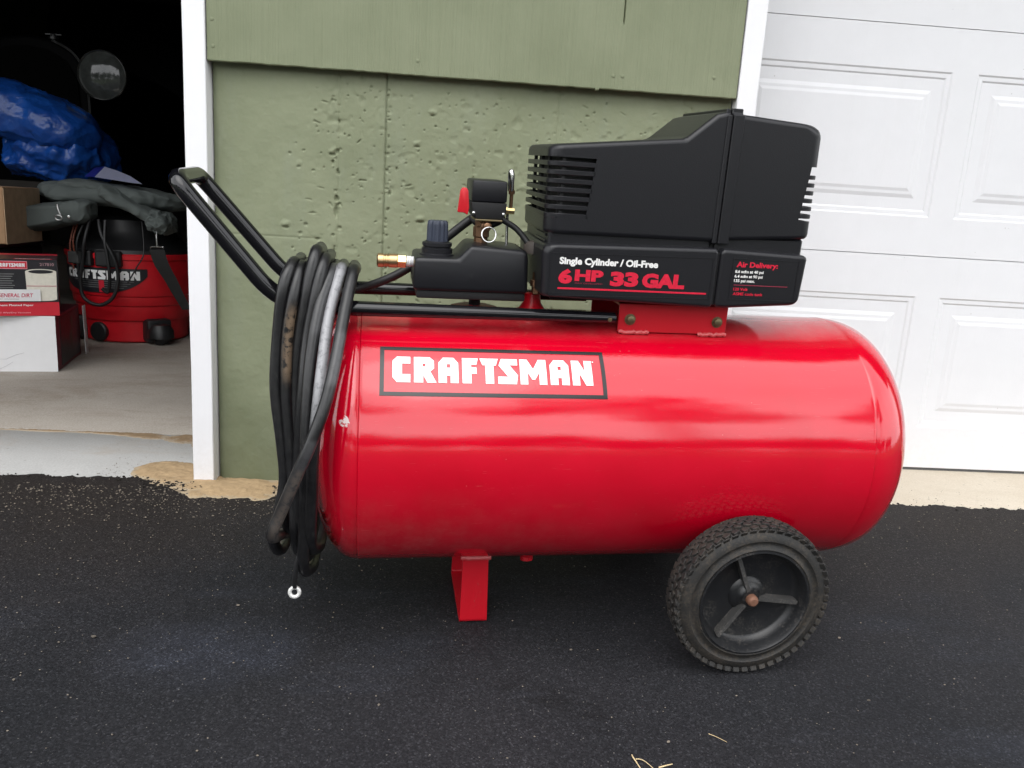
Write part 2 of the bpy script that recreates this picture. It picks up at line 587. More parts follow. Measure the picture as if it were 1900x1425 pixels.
M = dict(
    tank=m_tank(), asphalt=m_asphalt(), wall=m_green('green_painted_concrete', False), siding=m_green('green_painted_plywood', True),
    apron=m_concrete('apron_concrete', (.44, .435, .42), (.54, .535, .52), (.40, .29, .18), .5),
    apron_tan=m_concrete('tan_apron_concrete', (.58, .49, .37), (.68, .60, .48), (.42, .32, .2), .3),
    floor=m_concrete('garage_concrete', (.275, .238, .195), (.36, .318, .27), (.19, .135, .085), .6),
    white=m_white('white_trim_paint', (.86, .86, .88), .5, .09, .30, .3),
    door=m_white('white_door_enamel', (.83, .83, .85), .38, .10, .30, .22),
    door_panel=m_white('white_panel_enamel', (.83, .83, .85), .38, -2.0, -1.0, 0.0),
    black=dirty('black_moulded_plastic', (.0095, .0095, .0120), (.030, .029, .028), .36, .3, 10, bump=.18, bscale=900, spec=.42),
    black_in=plain('dark_inner_plastic', (.008, .008, .009), .7),
    gloss=dirty('black_gloss_tube', (.005, .005, .0065), (.05, .045, .04), .09, .06, 30),
    rubber=dirty('tyre_rubber', (.0125, .012, .0115), (.058, .046, .034), .62, .84, 34, bump=.4, bscale=420),
    rim=dirty('wheel_plastic', (.011, .0115, .013), (.055, .049, .043), .34, .66, 34, bump=.1),
    spoke=dirty('dusty_spoke_plastic', (.05, .049, .048), (.17, .155, .14), .45, .7, 40),
    knob=plain('slate_blue_plastic', (.030, .038, .062), .5),
    brass=dirty('brass', (.60, .41, .22), (.2, .12, .06), .36, .3, 60, metal=1.0),
    brass_y=dirty('yellow_brass', (.80, .62, .30), (.3, .2, .1), .24, .15, 60, metal=1.0),
    bronze=dirty('tarnished_bronze', (.23, .13, .075), (.09, .06, .04), .45, .4, 90, metal=.8),
    rust=dirty('rusty_steel', (.20, .095, .06), (.10, .045, .03), .65, .5, 90, bump=.5, metal=.3),
    chrome=plain('bright_steel', (.78, .78, .77), .18, 1.0, var=.05),
    zinc=plain('zinc_bolt', (.20, .16, .09), .42, .8),
    red_plastic=plain('red_lever_plastic', (.62, .012, .022), .4),
    red_flat=dirty('bracket_red', (.50, .006, .016), (.22, .1, .08), .34, .3, 20),
    weld=plain('weld_bead_red', (.54, .07, .075), .3, bump=.4, bscale=500),
    decal_white=plain('decal_white', (.86, .86, .85), .22, var=.02),
    decal_black=plain('decal_black', (.012, .012, .013), .18),
    decal_red=plain('decal_red', (.60, .006, .03), .2),
    ink_white=plain('ink_white', (.80, .80, .78), .5, var=.06, vscale=300),
    ink_red=plain('ink_crimson', (.62, .006, .036), .5, var=.15, vscale=250),
    ink_dim=plain('ink_dull_crimson', (.26, .018, .045), .5, var=.2, vscale=250),
    hose=m_hose(), tarp=m_tarp(), grass=m_grass(),
    sand=plain('tan_sand', (.43, .31, .185), .95, var=.14, vscale=120, bump=.45, bscale=500, spec=.2),
    pebble=plain('pale_grit', (.165, .14, .112), .85, var=.6, vscale=60),
    straw=plain('dry_straw', (.62, .48, .27), .7, var=.2, vscale=80),
    canvas=dirty('grey_green_canvas', (.10, .116, .110), (.15, .155, .145), .85, .3, 12, bump=.5, bscale=600),
    strap=plain('grey_webbing', (.042, .042, .041), .85, bump=.6, bscale=500),
    vac_red=plain('vacuum_red_plastic', (.55, .008, .016), .38, var=.08),
    vac_black=plain('vacuum_black_plastic', (.012, .012, .013), .45),
    cord=plain('black_cord', (.011, .011, .012), .5),
    cord_red=plain('brown_cord', (.16, .04, .02), .5),
    card=plain('cardboard', (.36, .22, .12), .85, var=.08),
    box_white=plain('white_card', (.72, .72, .73), .6, var=.02),
    box_red=plain('red_card', (.56, .012, .03), .4, var=.04),
    box_maroon=plain('maroon_card', (.17, .012, .03), .45),
    box_black=plain('black_card', (.014, .014, .018), .35),
    filt=plain('pleated_paper', (.70, .67, .58), .7, var=.06, vscale=90),
    paper=plain('white_paper', (.55, .57, .75), .6, var=.03),
    paper_blue=plain('blue_paper', (.03, .04, .35), .5),
    car=plain('black_car_paint', (.0015, .0015, .0018), .6, var=.2, spec=.06),
    glass=plain('dark_headlight_glass', (.055, .059, .056), .1, var=.25, bump=.35, bscale=30, spec=.6),
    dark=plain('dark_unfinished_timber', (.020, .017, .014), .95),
    roof=plain('grey_shingle', (.06, .06, .06), .9, var=.3),
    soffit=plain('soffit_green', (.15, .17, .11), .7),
    foliage=plain('tree_foliage', (.035, .055, .02), .7, var=.4, vscale=2),
    bark=plain('bark', (.07, .05, .035), .9),
    tarnish=plain('tarnished_trim', (.06, .06, .06), .4, .7),
    tarnish_b=plain('worn_nickel', (.32, .32, .31), .3, .9),
    seal=plain('door_seal_rubber', (.10, .10, .10), .8),
)

# block letters of the name plate; x to the right, y up, cap height 170, (outline, hole)
LET = {
    'C': (112, [(28, 170), (112, 170), (112, 122), (60, 122), (60, 52), (112, 52), (112, 0), (28, 0), (0, 30), (0, 140)], None),
    'R': (142, [(0, 0), (0, 170), (100, 170), (127, 145), (127, 92), (103, 72), (142, 0), (84, 0), (58, 48), (58, 0)], (54, 104, 73, 124)),
    'A': (127, [(0, 0), (0, 132), (30, 170), (98, 170), (127, 132), (127, 0), (76, 0), (76, 46), (52, 46), (52, 0)], (53, 100, 75, 124)),
    'F': (104, [(0, 0), (0, 170), (104, 170), (92, 124), (58, 124), (58, 106), (92, 106), (92, 62), (58, 62), (58, 0)], None),
    'T': (122, [(0, 170), (122, 170), (106, 122), (90, 122), (90, 0), (36, 0), (36, 122), (18, 122)], None),
    'S': (130, [(24, 170), (130, 170), (130, 126), (78, 126), (130, 58), (120, 0), (0, 0), (0, 48), (66, 48), (6, 122)], None),
    'M': (175, [(0, 0), (0, 170), (50, 170), (87, 102), (125, 170), (175, 170), (175, 0), (125, 0), (125, 78), (97, 32), (78, 32), (50, 78), (50, 0)], None),
    'N': (137, [(0, 0), (0, 170), (50, 170), (86, 96), (86, 170), (137, 170), (137, 0), (90, 0), (50, 78), (50, 0)], None),
}
WORD = [('C', 313), ('R', 448), ('A', 603), ('F', 755), ('T', 868), ('S', 985), ('M', 1130), ('A', 1328), ('N', 1475)]

def letter_bm(ch, x0, cut_u=0, cut_v=0):
    w, out, hole = LET[ch]
    loops = [[Vector((x, y, 0)) for x, y in out]]
    if hole:
        a, b_, c_, d = hole
        loops.append([Vector(p) for p in ((a, b_, 0), (c_, b_, 0), (c_, d, 0), (a, d, 0))])
    tris = tessellate_polygon(loops)
    flat = [p for l in loops for p in l]
    bm = bmesh.new()
    vs_ = [bm.verts.new((p.x + x0, p.y, 0)) for p in flat]
    for t in tris:
        try: bm.faces.new([vs_[i] for i in t])
        except ValueError: pass
    def cut(no, vals):
        for c in vals:
            geom = list(bm.verts) + list(bm.edges) + list(bm.faces)
            bmesh.ops.bisect_plane(bm, geom=geom, plane_co=no * c, plane_no=no)
    if cut_v: cut(Vector((0, 1, 0)), [170 * k / cut_v for k in range(1, cut_v)])
    if cut_u: cut(Vector((1, 0, 0)), [x0 + w * k / cut_u for k in range(1, cut_u)])
    return bm

def word(fn, mat, parent, cut_u=0, cut_v=0, name='letter', normal=None):
    for ch, x0 in WORD:
        bm = letter_bm(ch, x0 - 313, cut_u, cut_v)
        for v in bm.verts: v.co = Vector(fn(v.co.x / 1299.0, v.co.y / 170.0))
        bmesh.ops.recalc_face_normals(bm, faces=bm.faces)
        me = bpy.data.meshes.new(name)
        bm.to_mesh(me)
        bm.free()
        link(name, me, mat, parent)

def text(body, x0, z0, y, w, h, mat, parent, name='lettering', bold=.0, shear=0.0, M_=None):
    """flat print facing -y with its lower left corner at (x0, z0)"""
    cu = bpy.data.curves.new('txt', 'FONT')
    cu.body = body
    cu.size = 1.0
    cu.offset = bold
    cu.shear = shear
    cu.resolution_u = 3
    cu.fill_mode = 'FRONT'
    o = bpy.data.objects.new('txt', cu)
    COL.objects.link(o)
    dg = bpy.context.evaluated_depsgraph_get()
    dg.update()
    me = bpy.data.meshes.new_from_object(o.evaluated_get(dg))
    bpy.data.objects.remove(o)
    bpy.data.curves.remove(cu)
    co = np.empty(len(me.vertices) * 3)
    me.vertices.foreach_get('co', co)
    co = co.reshape(-1, 3)
    a, b = co.min(0), co.max(0)
    sx = w / (b[0] - a[0])
    sz = h / (b[1] - a[1])
    out = np.c_[x0 + (co[:, 0] - a[0]) * sx, np.full(len(co), y), z0 + (co[:, 1] - a[1]) * sz]
    me.vertices.foreach_set('co', out.ravel())
    me.materials.clear()
    me.update()
    me.name = name
    return link(name, me, mat, parent)

def vnoise(x, z, s, seed):
    """smooth value noise on arrays"""
    r = np.random.RandomState(seed)
    tab = r.rand(256, 256)
    X, Z = x / s, z / s
    i, j = np.floor(X).astype(int), np.floor(Z).astype(int)
    u, w = X - i, Z - j
    u, w = u * u * (3 - 2 * u), w * w * (3 - 2 * w)
    t = lambda a, b: tab[a % 256, b % 256]
    return (t(i, j) * (1 - u) + t(i + 1, j) * u) * (1 - w) + (t(i, j + 1) * (1 - u) + t(i + 1, j + 1) * u) * w - .5

def grid(name, xs, zs, yfun, mat, parent=None, smooth=180, plane='xz'):
    X, Z = np.meshgrid(xs, zs)
    Y = yfun(X, Z)
    n, m_ = X.shape
    co = np.stack([X, Y, Z] if plane == 'xz' else [X, Z, Y], -1).reshape(-1, 3)
    idx = np.arange(n * m_).reshape(n, m_)
    f = np.stack([idx[:-1, :-1], idx[:-1, 1:], idx[1:, 1:], idx[1:, :-1]], -1).reshape(-1, 4)
    me = bpy.data.meshes.new(name)
    me.vertices.add(len(co))
    me.vertices.foreach_set('co', co.ravel())
    me.loops.add(f.size)
    me.loops.foreach_set('vertex_index', f.ravel())
    me.polygons.add(len(f))
    me.polygons.foreach_set('loop_start', np.arange(0, f.size, 4))
    me.update(calc_edges=True)
    me.validate()
    return link(name, me, mat, parent, smooth)

# ================================================================== SETTING
YW = 1.705            # face of the siding
# ---- ground: lawn sheet, driveway, apron, garage floor
prof = [(300, -.02), (9, -.02), (1.9, -.02), (1.5, 1.5 * TG - .06), (-14, -14 * TG - .06), (-18, -14 * TG - .14), (-300, -14 * TG - .3)]
vv, ff = [], []
for (y, z) in prof: vv += [(-300, y, z), (-4.2, y, z), (4.6, y, z), (300, y, z)]
for i in range(len(prof) - 1):
    for k in range(3): ff.append((i * 4 + k, i * 4 + k + 1, i * 4 + k + 5, i * 4 + k + 4))
tag(pydata('ground', vv, ff, M['grass']), kind='structure')

xs = np.concatenate([np.linspace(-4, -1.3, 28), np.linspace(-1.29, 1.9, 640), np.linspace(1.95, 4.4, 26)])
def edge_y(x):
    e = 1.700 + vnoise(x, x * 0, .021, 3) * .010 + vnoise(x, x * 0, .0062, 4) * .009 + vnoise(x, x * 0, .13, 5) * .012
    e = np.where((x > -.69) & (x < -.3), e - .035 * np.clip(np.minimum((x + .69) / .06, (-.3 - x) / .08), 0, 1), e)
    e = np.where(x > .75, e + .008, e)
    return e
ts = np.array([0, .004, .012, .03, .07, .14, .3, .6, 1.0, 1.7, 2.6, 4.0, 7.0, 15.0])
X = np.repeat(xs[None], len(ts), 0)
Y = edge_y(xs)[None] - ts[:, None]
Z = Y * TG + .0035 + vnoise(X, Y, .35, 8) * .004 * (ts[:, None] > .2)
Z[0] -= .022
co = np.stack([X, Y, Z], -1).reshape(-1, 3)
n_, m_ = X.shape
idx = np.arange(n_ * m_).reshape(n_, m_)
f = np.stack([idx[:-1, :-1], idx[1:, :-1], idx[1:, 1:], idx[:-1, 1:]], -1).reshape(-1, 4)
tag(pydata('driveway', co.tolist(), f.tolist(), M['asphalt'], smooth=60), kind='structure')

def slab(name, x0, x1, prof, mat, nx=60):
    vv, ff = [], []
    xs_ = np.linspace(x0, x1, nx)
    for (y, z) in prof:
        for x in xs_: vv.append((x, y, z + (0.0018 * noise.noise((x * 3.1, y * 4, .3)) if y > 1.7 else 0)))
    for i in range(len(prof) - 1):
        for k in range(nx - 1): ff.append((i * nx + k, i * nx + k + 1, (i + 1) * nx + k + 1, (i + 1) * nx + k))
    return tag(pydata(name, vv, ff, mat, smooth=60), kind='structure')
slab('apron', -4.2, -.40, [(1.5, 1.5 * TG - .012), (1.64, 1.64 * TG - .009), (1.70, .0985), (1.85, .1005), (2.052, .101), (2.058, .094)], M['apron'])
slab('apron_by_door', -.40, 4.6, [(1.5, 1.5 * TG - .012), (1.64, 1.64 * TG - .009), (1.70, .0985), (1.85, .1005), (2.06, .1015), (2.4, .102)], M['apron_tan'])
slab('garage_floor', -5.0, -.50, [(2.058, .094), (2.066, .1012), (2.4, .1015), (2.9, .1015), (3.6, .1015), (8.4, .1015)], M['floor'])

# sand washed up round the trim board and the wall foot
def sand_z(X, Y):
    d = np.clip(1 - ((X + .50) / .23) ** 2, 0, 1) * np.clip(1 - ((Y - 1.69 - .012 * np.sin(X * 17)) / .092) ** 2, 0, 1)
    d2 = np.clip(1 - ((X + .655) / .10) ** 2 - ((Y - 1.77) / .09) ** 2, 0, 1)
    d = np.maximum(d ** .6, d2 ** .7)
    d = d + vnoise(X, Y, .05, 21) * .55 + vnoise(X, Y, .012, 22) * .22 + vnoise(X, Y, .005, 24) * .12
    return np.where(Y > 1.7, .1, Y * TG + .0035) - .0065 + np.clip(d, -.3, 1.2) * .011
def m_sand(name, thick, thin, base, span):
    m, t, b = nodes_of(name)
    g = G(t)
    at = g.n('ShaderNodeAttribute', attribute_name='thick')
    cs = g.n('ShaderNodeSeparateColor')
    g.l(at.outputs['Color'], cs.inputs[0])
    v = g.coord()
    gr = g.noise(v, 300, 4, .7)
    f = g.ramp(g.math('ADD', cs.outputs[0], g.math('MULTIPLY', g.math('SUBTRACT', gr, .5), 1.5)), [(.2, 0.0), (.66, 1.0)])
    col = g.mix(f, thin, g.mix(g.ramp(g.noise(v, 40, 5, .7), [(.3, 0.0), (.7, 1.0)]), tuple(x * .85 for x in thick), tuple(x * 1.12 for x in thick)))
    g.l(col, b.inputs['Base Color'])
    b.inputs['Roughness'].default_value = .95
    b.inputs['Specular IOR Level'].default_value = .15
    g.bump(gr, .4, .0015, b)
    return m
def thick_attr(o, zbase, span):
    me = o.data
    ca = me.color_attributes.new('thick', 'FLOAT_COLOR', 'POINT')
    for i, v in enumerate(me.vertices):
        h = (v.co.z - zbase(v.co)) / span
        h = max(0.0, min(1.0, h))
        ca.data[i].color = (h, h, h, 1)
    return o
SANDB = lambda q: .1 if q.y > 1.7 else q.y * TG + .0035
tag(thick_attr(grid('sand', np.linspace(-.78, -.24, 230), np.linspace(1.58, 1.90, 150), sand_z, m_sand('tan_sand_drift', (.40, .285, .165), (.40, .32, .22), None, None), plane='xy'), SANDB, .003), 'tan sand washed up at the foot of the green wall and white trim', 'sand', kind='stuff')

# sandy dirt drifted along the joint inside the opening
def dirt_z(X, Y):
    t = np.clip((X + .98) / .40, 0, 1)
    yc = 2.046 - .060 * t ** 2
    hw = .010 + .072 * t ** 1.6
    d = np.clip(1 - ((Y - yc) / hw) ** 2, 0, 1) ** .6
    d = d * (.55 + .45 * np.clip((X + 1.3) / .35, 0, 1)) + vnoise(X, Y, .05, 51) * .5 + vnoise(X, Y, .012, 52) * .3 + vnoise(X, Y, .005, 53) * .2
    return .1012 - .004 + np.clip(d, -.3, 1.0) * .0062
tag(thick_attr(grid('dirt', np.linspace(-1.5, -.58, 330), np.linspace(1.86, 2.075, 110), dirt_z, m_sand('brown_sandy_dirt', (.27, .19, .115), (.35, .29, .22), None, None), plane='xy'), lambda q: .1012, .0022), 'brown sandy dirt drifted across the floor joint in the open bay', 'dirt', kind='stuff')

# loose grit on the driveway
gb_v, gb_f = [], []
ico = bmesh.new()
bmesh.ops.create_icosphere(ico, subdivisions=1, radius=1)
ICO_V = [v.co.copy() for v in ico.verts]
ICO_F = [[v.index for v in f_.verts] for f_ in ico.faces]
ico.free()
def pebble(x, y, s):
    b0 = len(gb_v)
    q = Matrix.Rotation(rnd.random() * 6.28, 3, Vector((rnd.random() - .5, rnd.random() - .5, rnd.random())).normalized())
    sc = Vector((s * rnd.uniform(.7, 1.3), s * rnd.uniform(.6, 1.0), s * rnd.uniform(.4, .7)))
    for v in ICO_V:
        p = q @ (v * rnd.uniform(.8, 1.15))
        gb_v.append((x + p.x * sc.x, y + p.y * sc.y, (y * TG + .004 if y < 1.69 else .1) + s * .25 + p.z * sc.z))
    gb_f.extend([[i + b0 for i in f_] for f_ in ICO_F])
for _ in range(420):
    pebble(rnd.uniform(-1.1, 1.5), 1.67 - abs(rnd.gauss(0, .10)), rnd.uniform(.0007, .0018))
for _ in range(620):
    pebble(rnd.uniform(-.92, -.3), 1.655 - abs(rnd.gauss(0, .085)), rnd.uniform(.0008, .0025))
for _ in range(420):
    pebble(rnd.uniform(-1.0, -.1), 1.65 - abs(rnd.gauss(0, .3)), rnd.uniform(.0007, .0017))
for _ in range(330):
    pebble(rnd.uniform(-1.0, 1.3), rnd.uniform(.6, 1.6), rnd.uniform(.0007, .0018))
for _ in range(420):
    a_ = rnd.uniform(-.80, -.28)
    pebble(a_, 1.70 + rnd.gauss(0, .06) + (.05 if a_ < -.6 else 0), rnd.uniform(.0006, .0015))
for _ in range(160):
    pebble(rnd.uniform(.8, 1.6), 1.72 + abs(rnd.gauss(0, .09)), rnd.uniform(.0006, .0014))
for _ in range(14):
    pebble(rnd.uniform(-.6, .8), rnd.uniform(.7, 1.4), rnd.uniform(.0022, .0034))
cr_v, cr_f = gb_v, gb_f
gb_v, gb_f = [], []
for _ in range(1500):
    x_ = rnd.uniform(-1.3, 1.7)
    e_ = float(edge_y(np.array([x_]))[0])
    pebble(x_, e_ + rnd.gauss(-.002, .007), rnd.choice([.0012, .0016, .002, .0026, .0034]))
for _ in range(420):
    x_ = rnd.uniform(-.75, -.28)
    e_ = float(edge_y(np.array([x_]))[0])
    pebble(x_, e_ + rnd.gauss(.002, .012), rnd.choice([.0014, .002, .0028, .004]))
tag(pydata('asphalt_crumbs', gb_v, gb_f, plain('black_asphalt_crumb', (.022, .019, .017), .85, var=.4, vscale=80, spec=.15), smooth=20), 'black asphalt crumbs along the broken edge of the driveway', 'crumbs', kind='stuff')
gb_v, gb_f = cr_v, cr_f
tag(pydata('grit', gb_v, gb_f, M['pebble'], smooth=20), 'pale loose grit scattered over the black driveway', 'grit', kind='stuff')

# ---- the garage building
bld = tag(empty('garage_building', (0.02, 1.72, .1)), 'green garage with white trim, concrete footing and plywood siding', 'building')
def part(o, p=None):
    """parent while keeping world coordinates"""
    p = p or bld
    o.parent = p
    o.matrix_parent_inverse = p.matrix_world.inverted()
    return o
bpy.context.view_layer.update()

# footing: board-formed concrete, painted, full of bug holes
pits = []
r2 = random.Random(11)
for _ in range(760):
    x = r2.uniform(-.37, .565)
    z = r2.uniform(.12, .985)
    if x < -.3 and r2.random() < .45: continue
    s = r2.choice([.0011, .0013, .0016, .0018, .002, .0024, .003])
    pits.append((x, z, s * r2.uniform(.8, 1.5), s * r2.uniform(.7, 1.3), r2.uniform(.0016, .0042), r2.uniform(0, PI)))
for _ in range(55):
    x = r2.uniform(-.36, .56)
    pits.append((x, r2.uniform(.13, .97), r2.uniform(.004, .009), r2.uniform(.0012, .0022), r2.uniform(.002, .004), r2.gauss(0, .5)))
for _ in range(16):
    pits.append((-.267 + r2.uniform(-.014, .003), r2.uniform(.60, .95), r2.uniform(.0015, .0035), r2.uniform(.002, .005), r2.uniform(.0025, .005), 0))
for z, h in ((.715, .014), (.742, .006), (.84, .005)):
    pits.append((-.2705, z, .0045, h, .007, 0))
for _ in range(40):
    pits.append((-.166 + abs(r2.gauss(0, .006)), r2.uniform(.4, .97), r2.uniform(.0016, .004), r2.uniform(.002, .005), r2.uniform(.002, .0045), 0))
lumps = []
for _ in range(34):
    x = r2.uniform(-.36, .55)
    z = r2.uniform(.14, .95)
    lumps.append((x, z, r2.uniform(.004, .011), r2.uniform(.003, .007), r2.uniform(-.0035, -.0012), r2.gauss(.2, .5)))
    if r2.random() < .55: pits.append((x + r2.uniform(-.002, .002), z - r2.uniform(.005, .009), r2.uniform(.003, .006), r2.uniform(.0015, .003), r2.uniform(.002, .0045), 0))
for (x, z) in ((-.378, .683), (.005, .745), (-.09, .71), (.03, .60), (.07, .575), (-.28, .84)):
    lumps.append((x, z, .009, .006, -.0035, .2))
    pits.append((x, z - .007, .007, .003, .005, 0))
XW0, XW1 = -.5275, .5675
def wall_y(X, Z):
    d = vnoise(X, Z, .16, 1) * .004 + vnoise(X, Z, .045, 2) * .0016 + vnoise(X, Z, .012, 3) * .0007 + vnoise(X, Z, .005, 4) * .0004
    rough = np.clip((X + .36) / .08, 0, 1)
    d += rough * np.clip(vnoise(X, Z, .022, 5) + vnoise(X, Z, .011, 6) * .7 - .28, 0, 1) * .006
    dx = float(X[0, 1] - X[0, 0])
    dz = float(Z[1, 0] - Z[0, 0])
    for (x, z, a, b, dep, th) in pits + lumps:
        R_ = 2.6 * max(a, b)
        i0, i1 = int((x - R_ - X[0, 0]) / dx), int((x + R_ - X[0, 0]) / dx) + 2
        j0, j1 = int((z - R_ - Z[0, 0]) / dz), int((z + R_ - Z[0, 0]) / dz) + 2
        i0, j0 = max(i0, 0), max(j0, 0)
        if i1 <= i0 or j1 <= j0: continue
        sx, sz = X[j0:j1, i0:i1] - x, Z[j0:j1, i0:i1] - z
        c, s = math.cos(th), math.sin(th)
        u, w = (sx * c + sz * s) / a, (-sx * s + sz * c) / b
        q = u * u + w * w
        q = q * (1 + .8 * vnoise(X[j0:j1, i0:i1], Z[j0:j1, i0:i1], .004, 9))
        d[j0:j1, i0:i1] += dep * np.exp(-q ** (2.4 if dep > 0 else 1.4))
    # form-board joints
    wob = vnoise(Z, Z * 0, .09, 31) * .0015
    d += np.where(X > -.170 + wob, .0014, 0) + .0055 * np.exp(-((X + .1695 - wob) / .0016) ** 2)
    d += np.where(X > -.267 + wob, -.0009, 0) * np.clip((.97 - Z) / .1, 0, 1) + .0018 * np.exp(-((X + .267 - wob) / .0016) ** 2)
    d += .002 * np.exp(-((X - .195 - wob) / .0018) ** 2)
    d += .0012 * np.exp(-((Z - .655) / .002) ** 2) * (X < -.3)
    # rounded left arris
    d += .009 * np.clip((-.513 - X) / .014, 0, 1) ** 2
    return YW + .028 + d * .85
fw = grid('footing_wall', np.arange(XW0, XW1, .0017), np.arange(.055, 1.03, .0017), wall_y, M['wall'])
part(fw)
core = part(obj('footing_core', boxbm(XW0 + .004, XW1 - .004, YW + .05, YW + .30, .0, 1.03), M['wall']))

# siding: rough-sawn plywood with fine vertical grooves and a ragged lower edge
SX0, SX1 = -.5275, .568
xs = np.arange(SX0, SX1, .00085)
gro = np.zeros_like(xs)
p = SX0
while p < SX1:
    w_ = r2.uniform(.0006, .0012)
    gro += r2.uniform(.0001, .0006) * np.exp(-((xs - p) / w_) ** 2)
    p += r2.uniform(.0042, .0068)
rag = 1.0 + vnoise(xs, xs * 0, .05, 41) * .0008 + vnoise(xs, xs * 0, .012, 42) * .001 - np.where(np.abs(xs - .27) < .004, .003, 0)
bulge = vnoise(xs, xs * 0, .3, 43) * .0008
crack = np.exp(-((xs - .3145) / .0011) ** 2) * .012
rows = []
for k, z in enumerate([None, None, None, 1.03, 1.08, 1.128, 1.136, 1.3, 1.6, 2.15, 2.9]):
    zz = rag if z is None else np.full_like(xs, z)
    if k == 0: yy = np.full_like(xs, YW + .016)
    elif k == 1: yy = YW + .0015 + gro * .5 + bulge * .3; zz = zz - .0006
    else:
        yy = YW + gro + bulge * .3
        if k == 2: zz = zz + .0012
        if z and 1.13 < z < 1.4: yy = yy + crack
    rows.append(np.stack([xs, yy, zz], -1))
co = np.stack(rows)
n_, m_ = co.shape[:2]
idx = np.arange(n_ * m_).reshape(n_, m_)
f = np.stack([idx[:-1, :-1], idx[:-1, 1:], idx[1:, 1:], idx[1:, :-1]], -1).reshape(-1, 4)
part(pydata('siding', co.reshape(-1, 3).tolist(), f.tolist(), M['siding'], smooth=22))
part(obj('sheathing', boxbm(SX0 + .003, SX1 - .003, YW + .018, YW + .05, 1.008, 2.9), M['dark']))
for (x, z) in ((-.516, 1.027), (-.517, 1.078), (-.105, 1.028), (.301, 1.027), (.321, 1.028), (.515, 1.038)):
    bm = bmesh.new()
    lathe(bm, [(0, .0042), (.0012, .0038), (.0018, .002), (.002, 0)], (x, YW + .0005, z), (0, -1, 0), 12)
    part(obj('nail_head', bm, M['siding']))

# white boards
def board(name, x0, x1, z0, z1, y0=YW - .006, y1=YW + .13, mat='white'):
    bm = bmesh.new()
    box(bm, x0, x1, y0, y1, z0, z1)
    for _ in range(2):
        bmesh.ops.subdivide_edges(bm, edges=[e for e in bm.edges if abs(e.verts[0].co.z - e.verts[1].co.z) > .12], cuts=3)
    bmesh.ops.bevel(bm, geom=[e for e in bm.edges if len(e.link_faces) == 2 and e.calc_face_angle() > .7], offset=.0015, segments=1, affect='EDGES')
    for v in bm.verts:
        q = v.co
        v.co.x += .0011 * noise.noise((q.x * 9, q.y * 9, q.z * 7))
    return part(obj(name, bm, M[mat]))
board('trim_board', -.574, -.5295, .094, 2.2)
board('trim_board', .570, .612, .10, 2.2, YW - .004)
# header above the left opening and above the door, corner wall, eave and roof
part(obj('header', boxbm(-3.3, -.576, YW + .002, YW + .15, 2.2, 2.9), M['siding']))
part(obj('header', boxbm(.614, 3.2, YW + .002, YW + .15, 2.36, 2.9), M['siding']))
part(obj('corner_wall', boxbm(-4.6, -3.3, YW + .002, YW + .15, .05, 2.9), M['siding']))
part(obj('corner_wall', boxbm(3.2, 4.4, YW + .002, YW + .15, .05, 2.9), M['siding']))
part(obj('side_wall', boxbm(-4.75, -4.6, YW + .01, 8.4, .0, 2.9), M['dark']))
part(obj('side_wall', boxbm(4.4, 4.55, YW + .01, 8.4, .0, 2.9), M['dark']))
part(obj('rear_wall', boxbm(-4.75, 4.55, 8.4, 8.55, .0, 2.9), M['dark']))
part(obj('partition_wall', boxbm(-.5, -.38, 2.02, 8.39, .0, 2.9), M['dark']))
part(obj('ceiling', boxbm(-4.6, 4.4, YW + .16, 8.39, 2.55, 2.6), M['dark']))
part(obj('eave', boxbm(-5.1, 4.9, 1.20, YW, 2.72, 2.76), M['soffit']))
part(obj('fascia', boxbm(-5.1, 4.9, 1.16, 1.198, 2.66, 2.9), M['white']))
part(obj('roof', prism([(1.1, 2.902), (1.1, 2.96), (5.0, 4.7), (9.0, 2.96), (9.0, 2.902)], -5.2, 5.0, axis='x'), M['roof']))

# ---- white sectional door
door = tag(empty('garage_door', (1.6, 2.0, .12)), 'closed white sectional garage door with raised rectangular panels', 'garage door')
bpy.context.view_layer.update()
YD = 2.0
DX0, DX1 = .60, 3.15
def panel_mesh(w, h):
    steps = [(0, 0), (.004, .0028), (.0135, .0031), (.0175, .0058), (.046, .0058), (.0555, .0028), (.0625, .0026), (.070, .0006)]
    vv, ff = [], []
    for ins, dep in steps:
        vv += [(ins, dep, ins), (w - ins, dep, ins), (w - ins, dep, h - ins), (ins, dep, h - ins)]
    for i in range(len(steps) - 1):
        for k in range(4): ff.append((i * 4 + k, i * 4 + (k + 1) % 4, i * 4 + 4 + (k + 1) % 4, i * 4 + 4 + k))
    i = len(steps) - 1
    ff.append((i * 4, i * 4 + 1, i * 4 + 2, i * 4 + 3))
    me = bpy.data.meshes.new('panel')
    me.from_pydata(vv, [], ff)
    me.materials.append(M['door_panel'])
    return me
PW, PH = .551, .356
pmesh = panel_mesh(PW, PH)
pxs = [.656 + k * (PW + .066) for k in range(4)]
